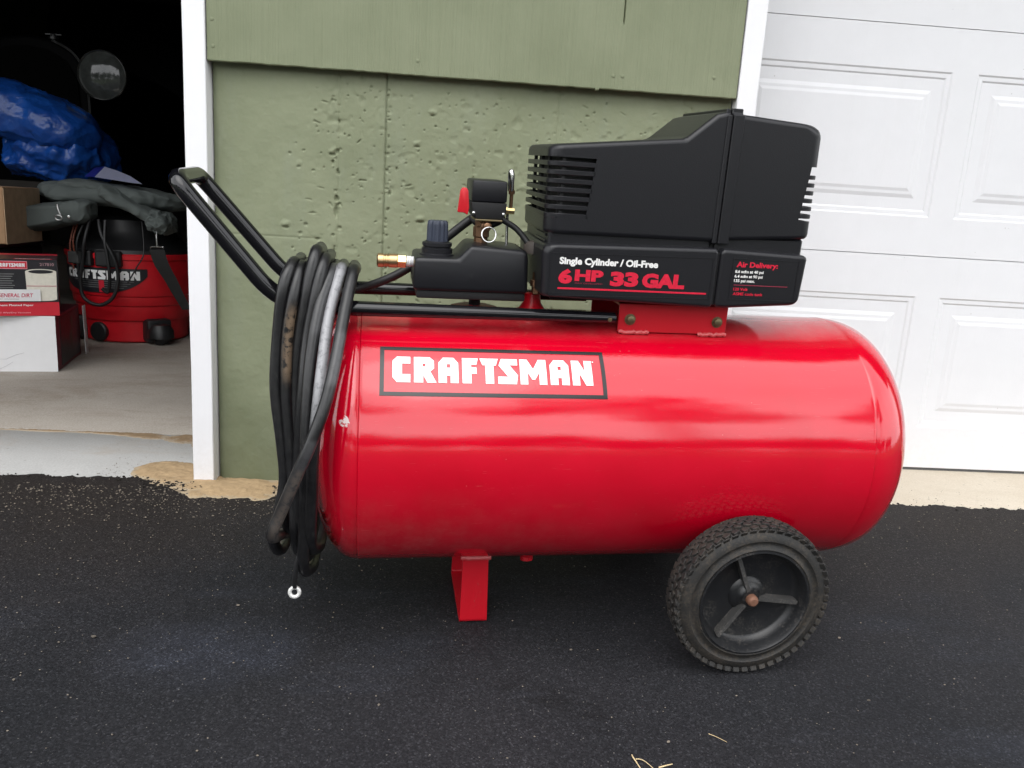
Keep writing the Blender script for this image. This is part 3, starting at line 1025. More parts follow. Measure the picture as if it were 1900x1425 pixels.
for s_i, (z0, z1) in enumerate(((.110, .6861), (.6879, 1.2441), (1.2459, 1.8021), (1.8039, 2.36))):
    # section skin with openings for the pressed panels: rails and stiles in one skin
    zc0 = z0 + (.1155 if s_i == 0 else .098)
    xsx = [DX0] + [c for x in pxs for c in (x, x + PW)] + [DX1]
    xsx = xsx[:-1] + [DX1] if xsx[-2] < DX1 else xsx[:-1]
    zsz = [z0, zc0, zc0 + PH, z1]
    bm = bmesh.new()
    vs2 = [[bm.verts.new((x, YD, z)) for x in xsx] for z in zsz]
    for j in range(3):
        for i in range(len(xsx) - 1):
            if j == 1 and i % 2 == 1: continue
            bm.faces.new((vs2[j][i], vs2[j][i + 1], vs2[j + 1][i + 1], vs2[j + 1][i]))
    # folded edges along the section joints
    for row, dz in ((vs2[0], -.0012), (vs2[3], .0012)):
        back = [bm.verts.new((v.co.x, YD + .006, v.co.z - dz * .2)) for v in row]
        for i in range(len(row) - 1): bm.faces.new((row[i], back[i], back[i + 1], row[i + 1]))
    sec = part(obj('section', bm, M['door'], smooth=20), door)
    for x in pxs:
        o = bpy.data.objects.new('panel', pmesh)
        COL.objects.link(o)
        o.location = (x, YD, zc0)
        part(o, sec)
        o.location = (x, YD, zc0)
part(obj('backing', boxbm(DX0, DX1, YD + .007, YD + .04, .110, 2.36), M['door']), door)
part(obj('bottom_seal', boxbm(DX0, DX1, YD + .004, YD + .03, .099, .1095), M['seal']), door)
for c in list(door.children_recursive):
    pass

# ---- wood beyond the lawn behind the viewer (seen mirrored in the tank)
lv, lf = [], []
def leafball(cx, cy, cz, rx, rz, n, s):
    for _ in range(n):
        d = Vector((rnd.gauss(0, 1), rnd.gauss(0, 1), rnd.gauss(0, 1))).normalized() * (rnd.random() ** .4)
        c_ = Vector((cx + d.x * rx, cy + d.y * rx, cz + d.z * rz))
        a = Vector((rnd.gauss(0, 1), rnd.gauss(0, 1), rnd.gauss(0, 1))).normalized()
        b = a.orthogonal().normalized()
        q = s * rnd.uniform(.6, 1.3)
        i = len(lv)
        lv.extend([c_ - a * q - b * q * .6, c_ + a * q - b * q * .6, c_ + a * q + b * q * .6, c_ - a * q + b * q * .6])
        lf.append((i, i + 1, i + 2, i + 3))
for k in range(34):
    x = -62 + k * 3.7 + rnd.uniform(-1, 1)
    y = -27 - rnd.uniform(0, 7)
    h = rnd.uniform(7.0, 9.8)
    gz = -14 * TG - .3
    leafball(x, y, gz + h * .58, 2.5, h * .43, 260, .42)
    b0 = len(lv)
    for zz, rr in ((gz, .22), (gz + h * .5, .12)):
        for a in range(5): lv.append(Vector((x + rr * math.cos(a * 1.2566), y + rr * math.sin(a * 1.2566), zz)))
    for a in range(5): lf.append((b0 + a, b0 + (a + 1) % 5, b0 + 5 + (a + 1) % 5, b0 + 5 + a))
leafball(5.2, -8.5, 8.6, 2.3, 1.7, 420, .16)
leafball(3.4, -9.5, 7.4, 1.3, .9, 150, .15)
leafball(6.5, -9.0, 6.6, 1.8, 1.3, 240, .16)
b0 = len(lv)
for zz, rr in ((-.8, .24), (4.5, .17), (8.5, .06)):
    for a in range(6): lv.append(Vector((5.6 + rr * math.cos(a * PI / 3), -9.0 + rr * math.sin(a * PI / 3), zz)))
for k_ in range(2):
    for a in range(6): lf.append((b0 + k_ * 6 + a, b0 + k_ * 6 + (a + 1) % 6, b0 + k_ * 6 + 6 + (a + 1) % 6, b0 + k_ * 6 + 6 + a))
tag(pydata('woodland', lv, lf, M['foliage'], smooth=5), 'dark belt of trees beyond the lawn, mirrored low in the red tank', 'trees', kind='stuff')

# ================================================================== AIR COMPRESSOR
# local frame: x along the tank, y away from the viewer, z square to the driveway
YAW = math.radians(5.612)
ORG = Vector((.1089, 1.2462, .0745 + .003))
ax = Vector((math.cos(YAW), math.sin(YAW), 0))
ay = Vector((-math.sin(YAW), math.cos(YAW), 0))
TILT = Matrix.Rotation(GRADE, 3, 'X')
CM = (TILT @ Matrix.Rotation(YAW, 3, 'Z')).to_4x4()
CM.translation = ORG
comp = tag(empty('air_compressor', mat=CM), 'red horizontal-tank air compressor with black motor shroud and two wheels on the driveway', 'air compressor')

TR, TZ = .2036, .3086          # tank radius, height of its axis
SL, SR = -.258, .518           # weld seams
# ---- tank
def head(x0, s, a, n, k=16):
    out = []
    for i in range(k + 1):
        u = (PI / 2) * i / k
        out.append((x0 + s * a * math.sin(u) ** (2 / n), (TR - .0008) * max(math.cos(u), 0) ** (2 / n)))
    return out
prof = head(SL, -1, .074, 2.2)[::-1]
prof = [(x - 0, r) for x, r in prof]
prof += [(SL + .0012, TR - .0016), (SL + .0028, TR + .0008), (SL + .007, TR)]
prof += [(SL + .007 + (SR - SL - .014) * k / 10, TR) for k in range(1, 10)]
prof += [(SR - .007, TR), (SR - .0028, TR + .0008), (SR - .0012, TR - .0016)] + head(SR, 1, .107, 2.5)
bm = bmesh.new()
prof[0] = (prof[0][0], 0.0)
prof[-1] = (prof[-1][0], 0.0)
lathe(bm, prof, (0, 0, TZ), (1, 0, 0), 128, ref=(0, 0, 1))
tank = obj('tank', bm, M['tank'], comp, smooth=50)

def on_tank(s, th, off=.0004):
    return (s, -(TR + off) * math.cos(th), TZ + (TR + off) * math.sin(th))
TH0, TH1 = .664, .863
word(lambda u, v: on_tank(-.2112 + u * .2869, TH0 + (TH1 - TH0) * v, .0008), M['decal_white'], tank, cut_v=8)
def patch(s0, s1, t0, t1, mat, name, off=.0006, ns=2):
    vv, ff = [], []
    nt_ = 14
    for j in range(nt_ + 1):
        for i in range(ns + 1): vv.append(on_tank(s0 + (s1 - s0) * i / ns, t0 + (t1 - t0) * j / nt_, off))
    for j in range(nt_):
        for i in range(ns): ff.append((j * (ns + 1) + i, j * (ns + 1) + i + 1, (j + 1) * (ns + 1) + i + 1, (j + 1) * (ns + 1) + i))
    return pydata(name, vv, ff, mat, tank)
B0, B1, S0, S1 = .566, .948, -.2285, .0955
bw = .0058
bt = bw / TR
patch(S0, S1, B1 - bt, B1, M['decal_black'], 'logo_border')
patch(S0, S1, B0, B0 + bt, M['decal_black'], 'logo_border')
patch(S0, S0 + bw, B0 + bt, B1 - bt, M['decal_black'], 'logo_border')
patch(S1 - bw, S1, B0 + bt, B1 - bt, M['decal_black'], 'logo_border')
patch(.0772, .0792, TH1 - .013, TH1 - .004, M['decal_white'], 'registered_mark', .0008)
# drain plug under the belly
bm = bmesh.new()
lathe(bm, [(-.006, .022), (.004, .021), (.010, .014), (.014, .011), (.02, .011), (.021, 0)], (.022, -.035, TZ - TR + .006), (.05, -.2, -1), 8)
obj('drain_plug', bm, M['red_flat'], tank, smooth=25)

# ---- foot strap under the handle end
bm = bmesh.new()
prof_f = [(-.086, .118), (-.080, .123), (-.074, .114), (-.084, .006), (-.078, .0005), (.078, .0005), (.084, .006), (.074, .114), (.080, .123), (.086, .118)]
path = fillet([(0, y, z) for y, z in prof_f], .004, 3)
x0, x1 = -.0895, -.0480
th = .004
up = []
for i, p_ in enumerate(path):
    a = path[max(i - 1, 0)]
    b = path[min(i + 1, len(path) - 1)]
    t_ = (b - a).normalized()
    nrm = Vector((0, -t_.z, t_.y))
    up.append(p_ + nrm * th)
rws = []
for p_, q_ in zip(path, up):
    tap = .0018 * (1 - p_.z / .12)
    rws.append([bm.verts.new((x0 - tap, p_.y, p_.z)), bm.verts.new((x1 + tap, p_.y, p_.z)), bm.verts.new((x1 + tap, q_.y, q_.z)), bm.verts.new((x0 - tap, q_.y, q_.z))])
for i in range(len(rws) - 1):
    for k in range(4): bm.faces.new((rws[i][k], rws[i][(k + 1) % 4], rws[i + 1][(k + 1) % 4], rws[i + 1][k]))
bm.faces.new(rws[0])
bm.faces.new(rws[-1][::-1])
foot = obj('foot', bm, M['red_flat'], comp, smooth=30)
bm = bmesh.new()
tube(bm, [(-.094 + .006 * k + .0006 * rnd.gauss(0, 1), -.0845 + .0006 * rnd.gauss(0, 1), .1215) for k in range(9)], .0042, 8)
obj('weld_bead', bm, M['weld'], foot)

# ---- wheels
WX, WR, WO, WW = .3305, .1282, -.249, .050
def build_wheel(s):
    w = bpy.data.objects.new('wheel', None)
    COL.objects.link(w)
    w.parent = comp
    w.location = (WX, 0, WR - .002)
    yo, yi = (WO, WO + WW)
    bm = bmesh.new()
    pf = [(.0, .086), (-.0012, .0885), (0, .091), (.0025, .0945), (.0025, .0985), (.0, .1015), (.0005, .106), (.0035, .112), (.0075, .1175), (.0115, .1198),
          (WW / 2, .1215), (WW - .0115, .1198), (WW - .0075, .1175), (WW - .0035, .112), (WW, .1015), (WW - .0025, .0945), (WW, .088), (WW - .002, .084)]
    lathe(bm, pf, (0, yo, 0), (0, 1, 0), 72, closed=True)
    # tread blocks and shoulder lugs
    nb = 52
    for row, (yc, hw, rr, ph) in enumerate(((.0095, .0042, .1192, 0), (.0185, .0036, .1211, .5), (.0265, .0036, .1215, 0), (.0345, .0036, .1208, .5), (.0415, .0040, .1192, 0))):
        for k in range(nb):
            a = 2 * PI * (k + ph) / nb
            hl = .0055
            Mx = Matrix.Translation((0, yo + yc, 0)) @ Matrix.Rotation(-a, 4, 'Y') @ Matrix.Translation((0, 0, rr)) @ Matrix.Rotation(.35 * (-1) ** row, 4, 'Z')
            box(bm, -hl, hl, -hw, hw, -.003, .0030 + rnd.uniform(-.0008, .0004), .0006, 1, M=Mx)
    for k in range(nb):
        a = 2 * PI * (k + .25) / nb
        for sgn, yc in ((1, .0048), (-1, WW - .0048)):
            Mx = Matrix.Translation((0, yo + yc, 0)) @ Matrix.Rotation(-a, 4, 'Y') @ Matrix.Translation((0, 0, .1155)) @ Matrix.Rotation(sgn * .55, 4, 'X')
            box(bm, -.0050, .0050, -.0010 if sgn > 0 else -.0024, .0024 if sgn < 0 else .0010, -.0055, .0055, .0006, 1, M=Mx)
    obj('tyre', bm, M['rubber'], w, smooth=40)
    bm = bmesh.new()
    d = .026
    pf = [(.004, .0868), (-.0015, .0862), (-.002, .0835), (.002, .0815), (.012, .079), (d - .002, .0745), (d, .071), (d + .001, .03), (d - .003, .0265), (d - .004, .0225), (d - .006, .019),
          (.016, .0145), (.0125, .0135), (.0115, 0)]
    lathe(bm, pf, (0, yo, 0), (0, 1, 0), 64)
    lathe(bm, [(WW, .086), (WW - .004, .078), (WW - .015, .074), (WW - .016, 0)], (0, yo, 0), (0, 1, 0), 48)
    obj('rim', bm, M['rim'], w, smooth=40)
    for deg in (113, -6, 234):
        a = math.radians(deg)
        Mx = Matrix.Translation((0, yo, 0)) @ Matrix.Rotation(-a, 4, 'Y')
        bm = bmesh.new()
        # a rib that is deep at the hub and meets the dish at the rim
        pts = [(.012, .0125), (.0765, .0105), (.0745, .027), (.012, .027)]
        A = [bm.verts.new(Mx @ Vector((r, y, -.003))) for r, y in pts]
        Bv = [bm.verts.new(Mx @ Vector((r, y, .003))) for r, y in pts]
        bm.faces.new(A)
        bm.faces.new(Bv[::-1])
        for i in range(4): bm.faces.new((A[i], Bv[i], Bv[(i + 1) % 4], A[(i + 1) % 4]))
        obj('spoke', bm, M['spoke'], w)
    bm = bmesh.new()
    lathe(bm, [(.004, .0088), (-.004, .0088), (-.007, .0078), (-.009, .0056), (-.0095, 0)], (0, yo + .010, 0), (0, 1, 0), 18)
    obj('axle_cap', bm, M['rust'], w)
    if s > 0: w.rotation_euler = (0, 0, PI)
    return w
build_wheel(-1)
build_wheel(1)
bm = bmesh.new()
tube(bm, [(WX, -.235, WR - .002), (WX, .235, WR - .002)], .008, 14)
obj('axle', bm, M['rust'], comp)
for s in (-1, 1):
    bm = prism([(WX - .03, .10), (WX + .03, .10), (WX + .045, .2), (WX - .045, .2)], s * .128 - .003, s * .128 + .003, .001, 1)
    obj('axle_bracket', bm, M['red_flat'], comp)

# ---- tow handle: one bent tube
HR, HZ, HY = .0121, .5225, .09
hp = [(.118, -HY, HZ - .001), (-.366, -HY, HZ), (-.493, -.088, .6785), (-.501, -.074, .689), (-.506, .074, .688), (-.499, .088, .6785), (-.366, HY, HZ), (.118, HY, HZ - .001)]
path = fillet(hp, [0, .05, .026, .02, .02, .026, .05, 0], 9)
bm = bmesh.new()
tube(bm, path, HR, 20, flat=lambda t: 1.0 - .35 * max(0, 1 - min(t, 1 - t) / .02))
handle = obj('handle', bm, M['gloss'], comp, smooth=60)
bm = bmesh.new()
lathe(bm, [(0, .0035), (.0025, .003), (.003, 0)], (.108, -HY - HR * .98, HZ - .002), (0, -1, 0), 10)
obj('rivet', bm, M['zinc'], handle)

# ---- saddle brackets that carry the motor and the handle
for s in (-1, 1):
    bm = prism([(.1275, .4985), (.3015, .4985), (.3015, .542), (.1275, .542)], s * .080 - .002, s * .080 + .002, .0008, 1)
    box(bm, .1275, .3015, min(s * .0775, s * .03), max(s * .0775, s * .03), .5385, .542)
    br = obj('saddle_bracket', bm, M['red_flat'], comp)
    for x in (.1455, .2855):
        bm = bmesh.new()
        lathe(bm, [(0, .0088), (.001, .0088), (.0012, .0062), (.0052, .006), (.006, .004), (.0062, 0)], (x, s * .0822, .518), (0, s, 0), 6 if s > 0 else 12)
        obj('bolt', bm, M['zinc'], br)
    for (xa, xb) in ((.129, .176), (.256, .301)):
        bm = bmesh.new()
        n = 12
        tube(bm, [(xa + (xb - xa) * k / n, s * (.0835 + .0006 * rnd.gauss(0, 1)), .4985 + .0007 * rnd.gauss(0, 1)) for k in range(n + 1)], lambda t: .0028 + .0007 * rnd.random(), 8)
        obj('weld_bead', bm, M['weld'], br)
# front end fillers: motor base plate and standoffs seen in the shadow under the shroud
obj('motor_base', boxbm(.02, .36, -.075, .065, .5435, .556, .002), M['black_in'], comp)
bm = bmesh.new()
lathe(bm, [(0, .034), (.005, .033), (.010, .021), (.020, .014), (.034, .012), (.036, .0)], (.004, -.02, TZ + TR - .004), (0, 0, 1), 20)
obj('tank_bung', bm, M['red_flat'], comp)
bm = bmesh.new()
lathe(bm, [(0, .04), (.007, .039), (.010, .028), (.012, .0)], (-.085, -.01, TZ + TR - .004), (0, 0, 1), 24)
obj('tank_bung', bm, M['red_flat'], comp)
bm = bmesh.new()
lathe(bm, [(0, .009), (.05, .009)], (-.085, -.01, TZ + TR), (0, 0, 1), 12)
obj('riser_pipe', bm, M['black_in'], comp)
bm = bmesh.new()
lathe(bm, [(-.01, .007), (.0, .007), (.001, .0095), (.010, .0095), (.011, .0065), (.022, .0065)], (.003, -.05, .557), (0, 0, 1), 6)
obj('drain_fitting', bm, M['bronze'], comp)

# ---- motor shroud: hollow moulded cover, split at a flanged seam
FY, BY = -.105, .085
def vert_edge(e, xmax=None, xmin=None):
    a, b = e.verts[0].co, e.verts[1].co
    if abs(a.y - b.y) > 1e-4 or abs(a.z - b.z) < 1e-4: return False
    if xmax is not None: return a.x < xmax and b.x < xmax
    return a.x > xmin and b.x > xmin
XL = -.001
polyL = [(XL, .6415), (XL - .001, .764), (.193, .785), (.235, .8205), (.256, .827), (.256, .6415)]
bm = prism(polyL, FY, BY, .0075, 3, pre=(lambda e: vert_edge(e, xmax=.02), .020, 4))
shr = obj('shroud', bm, M['black'], comp)
t_ = .0035
inn = obj('c1', prism([(XL + t_, .60), (XL + t_, .764 - t_), (.192, .785 - t_), (.235, .8205 - t_), (.30, .827 - t_), (.30, .60)], FY + t_, BY - t_, 0, pre=(lambda e: vert_edge(e, xmax=.02), .0165, 4)), None, comp)
cut = obj('c2', prism([(-.06, .6655), (-.06, .7485), (.0655, .7485), (.0565, .6655)], -.2, .2, 0), None, comp)
boolean(shr, [inn, cut])
def outline(xe, xc, s, y0=FY, y1=BY, r=.020, off=0.0, n=6):
    """plan of a wrap-round slat: front run, rounded corner, end face, corner, back run (s=-1 left end, +1 right end)"""
    P = [(xe, y0 + off)]
    xo = xc - s * off
    for k in range(n + 1):
        a = PI / 2 * k / n
        P.append((xo - s * (r - off) + s * (r - off) * math.sin(a), y0 + r - (r - off) * math.cos(a)))
    for k in range(n + 1):
        a = PI / 2 * k / n
        P.append((xo - s * (r - off) + s * (r - off) * math.cos(a), y1 - r + (r - off) * math.sin(a)))
    P.append((xe, y1 - off))
    return P
def slat(xe, xc, s, z, h, parent, mat, r=.020, th=.0035, y0=FY, y1=BY):
    A, B_ = outline(xe, xc, s, y0, y1, r), outline(xe, xc, s, y0, y1, r, th)
    bm = bmesh.new()
    n = len(A)
    rr = []
    for a, b in zip(A, B_):
        rr.append([bm.verts.new((a[0], a[1], z)), bm.verts.new((a[0], a[1], z + h)), bm.verts.new((b[0], b[1], z + h)), bm.verts.new((b[0], b[1], z))])
    for i in range(n - 1):
        for k in range(4): bm.faces.new((rr[i][k], rr[i][(k + 1) % 4], rr[i + 1][(k + 1) % 4], rr[i + 1][k]))
    bm.faces.new(rr[0])
    bm.faces.new(rr[-1][::-1])
    bmesh.ops.recalc_face_normals(bm, faces=bm.faces)
    bmesh.ops.bevel(bm, geom=[e for e in bm.edges if len(e.link_faces) == 2 and e.calc_face_angle() > 1.0], offset=.0008, segments=1, affect='EDGES')
    return obj('vent_slat', bm, mat, parent, smooth=40)
for k in range(7):
    z = .7395 - k * .0119
    slat(.0655 - (.7485 - z) * .108 + .003, XL - .0005, -1, z - .0035, .0068, shr, M['black'])
# inner posts that carry the slats
for y in (-.075, -.02, .035):
    obj('vent_post', boxbm(XL + .004, XL + .0085, y - .003, y + .003, .665, .749), M['black_in'], shr)
obj('vent_post', boxbm(XL + .019, XL + .0235, FY + .004, FY + .009, .665, .749), M['black_in'], shr)
obj('motor_light_block', prism([(.0165, .58), (.0165, .757), (.075, .765), (.24, .775), (.375, .75), (.375, .58)], -.0935, .068, .002, 1), M['black_in'], comp)  # unseen dark block standing for the motor, added to stop light through the slots

XR = .4025
polyR = [(.262, .6435), (.262, .8235), (XR - .012, .8155), (XR, .806), (XR + .004, .6525)]
bm = prism(polyR, FY, BY, .0075, 3, pre=(lambda e: vert_edge(e, xmin=.39), .016, 4))
cov = obj('end_cover', bm, M['black'], comp)
inn = obj('c1', prism([(.20, .60), (.20, .8235 - t_), (XR - .012, .8155 - t_), (XR - t_, .806 - t_), (XR - t_, .60)], FY + t_, BY - t_, 0, pre=(lambda e: vert_edge(e, xmin=.39), .0125, 4)), None, comp)
cut = obj('c2', prism([(.390, .7575), (.45, .7575), (.45, .679), (.381, .679)], -.2, .2, 0), None, comp)
boolean(cov, [inn, cut])
for k in range(6):
    z = .7425 - k * .0113
    slat(.390 - (.7575 - z) * .115 - .002, XR + .0015 + (.7575 - z) * .025, 1, z - .003, .0062, cov, M['black'], r=.016)
for y in (-.04, .03):
    obj('vent_post', boxbm(XR - .0095, XR - .005, y - .003, y + .003, .678, .758), M['black_in'], cov)

# flange ring between the two halves
def ring(x0, x1, o, mat, name, parent, top=.8275):
    bm = prism([(FY - o, .640), (BY + o, .640), (BY + o, top + o), (FY - o, top + o)], x0, x1, 0, axis='x')
    es = [e for e in bm.edges if abs(e.verts[0].co.x - e.verts[1].co.x) > 1e-5 and e.verts[0].co.z > .7]
    bmesh.ops.bevel(bm, geom=es, offset=.009, segments=3, affect='EDGES')
    es = [e for e in bm.edges if len(e.link_faces) == 2 and e.calc_face_angle() > .8]
    bmesh.ops.bevel(bm, geom=es, offset=.0012, segments=1, affect='EDGES')
    return obj(name, bm, mat, parent)
ring(.2505, .2575, .0016, M['black'], 'seam_flange', comp)
ring(.2572, .2592, -.001, M['black_in'], 'seam_gap', comp)
ring(.2590, .2755, .0026, M['black'], 'seam_flange', comp)
# step face ribs on the raised back
# neck between shroud and base
bm = prism([(.006, .612), (.006, .648), (.2515, .648), (.2515, .612)], FY + .006, BY - .006, .003, 1)
neck = obj('neck', bm, M['black'], comp)
obj('neck', prism([(.259, .612), (.259, .650), (.398, .652), (.398, .612)], FY + .006, BY - .006, .003, 1), M['black'], comp)
for k in range(3):
    obj('vent_slat', boxbm(.0035, .0075, FY + .02, -.01, .620 + k * .0085, .6235 + k * .0085, .0006, 1), M['black'], neck)

# base band carrying the print
GY = -.115
bm = prism([(-.001, .553), (-.003, .623), (.004, .629), (.2555, .6335), (.2615, .630), (.2615, .5465), (.255, .545)], GY, BY + .01, .006, 3, pre=(lambda e: vert_edge(e, xmax=.02), .012, 3))
band = obj('base_band', bm, M['black'], comp)
bm = prism([(.2635, .5465), (.2635, .6305), (.270, .6335), (.3995, .6295), (.4015, .624), (.3985, .560), (.390, .5535), (.28, .5455)], GY, BY + .01, .006, 3)
band2 = obj('base_band', bm, M['black'], comp)
obj('seam_gap', boxbm(.258, .267, GY + .006, BY, .55, .627), M['black_in'], comp)
def frame(x0, x1, z0, z1, parent, w=.0013, slope=0.0):
    bm = bmesh.new()
    y = GY - .0006
    for (a, b) in (((x0, z0), (x1, z0 + slope)), ((x0, z1), (x1, z1 + slope)), ((x0, z0), (x0, z1)), ((x1, z0 + slope), (x1, z1 + slope))):
        A, B_ = Vector((a[0], 0, a[1])), Vector((b[0], 0, b[1]))
        d = (B_ - A).normalized() * w / 2
        n = Vector((-d.z, 0, d.x))
        A, B_ = A - d, B_ + d
        q = [bm.verts.new(Vector((p.x, yy, p.z))) for p in (A - n, B_ - n, B_ + n, A + n) for yy in (y, GY + .002)]
        q = q[0::2] + q[1::2]
        bm.faces.new(q[:4])
        for i in range(4): bm.faces.new((q[i], q[(i + 1) % 4], q[4 + (i + 1) % 4], q[4 + i]))
    return obj('label_frame', bm, M['black'], parent)
frame(.009, .253, .556, .6165, band, slope=.003)
frame(.284, .388, .560, .6205, band2)
TYY = GY - .0005
text('Single Cylinder / Oil-Free', .0215, .5985, TYY,   .147, .0132, M['ink_white'], band, bold=.045)
text('6', .0215, .5735, TYY, .0205, .0215, M['ink_red'], band, bold=.062)
text('HP', .0455, .578, TYY, .0425, .0165, M['ink_red'], band, bold=.055)
text('MAX DEVELOPED', .0465, .5738, TYY, .041, .0022, M['ink_dim'], band, bold=.0)
text('33', .0985, .5725, TYY, .0425, .0215, M['ink_red'], band, bold=.062)
text('GAL', .1465, .572, TYY, .0655, .0215, M['ink_red'], band, bold=.062)
obj('printed_rule', boxbm(.0215, .2475, TYY, TYY + .001, .5655, .568), M['ink_red'], band)
text('Air Delivery:', .2895, .606, TYY, .0655, .0105, M['ink_red'], band2, bold=.035)
text('8.6 scfm at 40 psi', .2885, .5985, TYY, .045, .0058, M['ink_white'], band2, bold=.03)
text('6.4 scfm at 90 psi', .2885, .5915, TYY, .0445, .0058, M['ink_white'], band2, bold=.03)
text('135 psi max.', .2885, .5848, TYY, .033, .0058, M['ink_white'], band2, bold=.03)
obj('printed_rule', boxbm(.289, .375, TYY, TYY + .001, .5812, .5822), M['ink_dim'], band2)
text('120 Volt', .2895, .5735, TYY, .0225, .0044, M['ink_red'], band2, bold=.02)
text('ASME code tank', .2895, .5665, TYY, .0475, .0044, M['ink_red'], band2, bold=.02)

# even shading across the big flat faces of the mouldings
for o_ in [c for c in comp.children if c.name.split('.')[0] in ('shroud', 'end_cover', 'base_band', 'neck', 'seam_flange')]:
    wn = o_.modifiers.new('wn', 'WEIGHTED_NORMAL')
    wn.keep_sharp = True
    wn.weight = 90

# ---- manifold cover with regulator, coupler
CY0, CY1 = -.072, .042
bm = prism([(-.1835, .548), (-.182, .5965), (-.118, .5965), (-.1015, .6165), (-.020, .6125), (-.0155, .606), (-.013, .548)], CY0, CY1, .0065, 3)
mcov = obj('manifold_cover', bm, M['black'], comp)
obj('manifold_lip', prism([(-.178, .536), (-.178, .549), (-.016, .549), (-.016, .536)], CY0 + .006, CY1 - .006, .003, 2), M['black_in'], comp)
reg = bpy.data.objects.new('regulator_knob', None)
COL.objects.link(reg)
reg.parent = comp
reg.location = (-.1475, -.028, .594)
bm = bmesh.new()
lathe(bm, [(0, .026), (.004, .026), (.0055, .023), (.012, .0232), (.013, .0205), (.0145, .0205), (.016, .0222), (.0205, .0222), (.0215, .019), (.023, .017)], (0, 0, 0), (0, 0, 1), 36)
obj('collar', bm, M['black'], reg)
bm = bmesh.new()
n = 48
kn = []
for z, sc in ((.021, 1), (.046, .965), (.0505, .93), (.0525, .84), (.0525, 0)):
    if sc == 0: kn.append([bm.verts.new((0, 0, z))])
    else: kn.append([bm.verts.new(((.0150 + .0010 * math.cos(12 * 2 * PI * k / n)) * sc * math.cos(2 * PI * k / n), (.0150 + .0010 * math.cos(12 * 2 * PI * k / n)) * sc * math.sin(2 * PI * k / n), z)) for k in range(n)])
for i in range(3):
    for k in range(n): bm.faces.new((kn[i][k], kn[i][(k + 1) % n], kn[i + 1][(k + 1) % n], kn[i + 1][k]))
for k in range(n): bm.faces.new((kn[3][k], kn[3][(k + 1) % n], kn[4][0]))
obj('grip', bm, M['knob'], reg)
cpl = bpy.data.objects.new('quick_coupler', None)
COL.objects.link(cpl)
cpl.parent = comp
cpl.location = (-.184, -.03, .5845)
bm = bmesh.new()
lathe(bm, [(-.052, 0), (-.052, .0045), (-.0515, .0085), (-.050, .0102), (-.042, .0102), (-.0412, .0092), (-.0395, .0092), (-.0388, .0100), (-.0372, .0100), (-.0365, .0092), (-.0345, .0092), (-.0338, .0102), (-.022, .0102), (-.021, .0085)], (0, 0, 0), (1, 0, 0), 32)
obj('sleeve', bm, M['brass'], cpl)
bm = bmesh.new()
lathe(bm, [(-.022, .0088), (-.021, .0104), (-.0095, .0104), (-.0085, .0088)], (0, 0, 0), (1, 0, 0), 6, ref=(0, .5, .866))
obj('hex_nut', bm, M['brass_y'], cpl, smooth=15)
bm = bmesh.new()
lathe(bm, [(-.0088, .0075), (-.006, .0082), (-.005, .0074), (-.003, .0082), (-.0015, .0074), (.004, .0076)], (0, 0, 0), (1, 0, 0), 20)
obj('thread_tape', bm, M['box_white'], cpl)

# ---- pressure switch
psw = bpy.data.objects.new('pressure_switch', None)
COL.objects.link(psw)
psw.parent = comp
PY0, PY1 = -.040, .046
bm = prism([(-.1005, .6775), (-.0995, .7085), (-.048, .7085), (-.0475, .6775)], PY0, PY1, .003, 2)
obj('cover', bm, M['black'], psw)
bm = prism([(-.1010, .6772), (-.0475, .6772), (-.0480, .664), (-.0535, .6525), (-.0925, .6525), (-.0985, .664)], PY0 + .001, PY1 - .001, .002, 2)
obj('body', bm, M['black_in'], psw)
obj('base_plate', boxbm(-.094, -.053, PY0 - .001, PY1 - .006, .6498, .6524, .0006, 1), M['zinc'], psw)
for x in (-.0965, -.0520):
    bm = bmesh.new()
    lathe(bm, [(0, .0024), (.0016, .0022), (.0022, .0012), (.0023, 0)], (x, PY0 + .0012, .661), (0, -1, 0), 10)
    obj('screw', bm, M['chrome'], psw)
bm = prism([(-.1205, .6610), (-.1172, .692), (-.1145, .6965), (-.1085, .6965), (-.1055, .692), (-.1035, .668), (-.1045, .6615), (-.1060, .657), (-.1095, .6605)], PY0 - .002, PY0 + .006, .0016, 2)
obj('lever', bm, M['red_plastic'], psw)
# nipple and pull-ring relief valve beneath
bm = bmesh.new()
lathe(bm, [(0, .011), (.012, .0105), (.014, .0125), (.028, .0125), (.030, .010), (.042, .010)], (-.079, .0, .610), (0, 0, 1), 8)
obj('nipple', bm, M['bronze'], comp, smooth=25)
rv = bpy.data.objects.new('relief_valve', None)
COL.objects.link(rv)
rv.parent = comp
bm = bmesh.new()
lathe(bm, [(0, .0065), (.012, .0065), (.013, .0082), (.022, .0082), (.0235, .0055), (.030, .0055), (.031, .0035), (.036, .0035), (.037, 0)], (-.0765, -.010, .6415), (.05, -1, .02), 12)
obj('body', bm, M['bronze'], rv)
bm = bmesh.new()
tube(bm, [(-.0735 + .0105 * math.sin(a), -.050 + .003 * math.cos(a), .6315 + .0105 * math.cos(a)) for a in [2 * PI * k / 32 for k in range(32)]], .00105, 8, closed=True)
obj('pull_ring', bm, M['chrome'], rv)
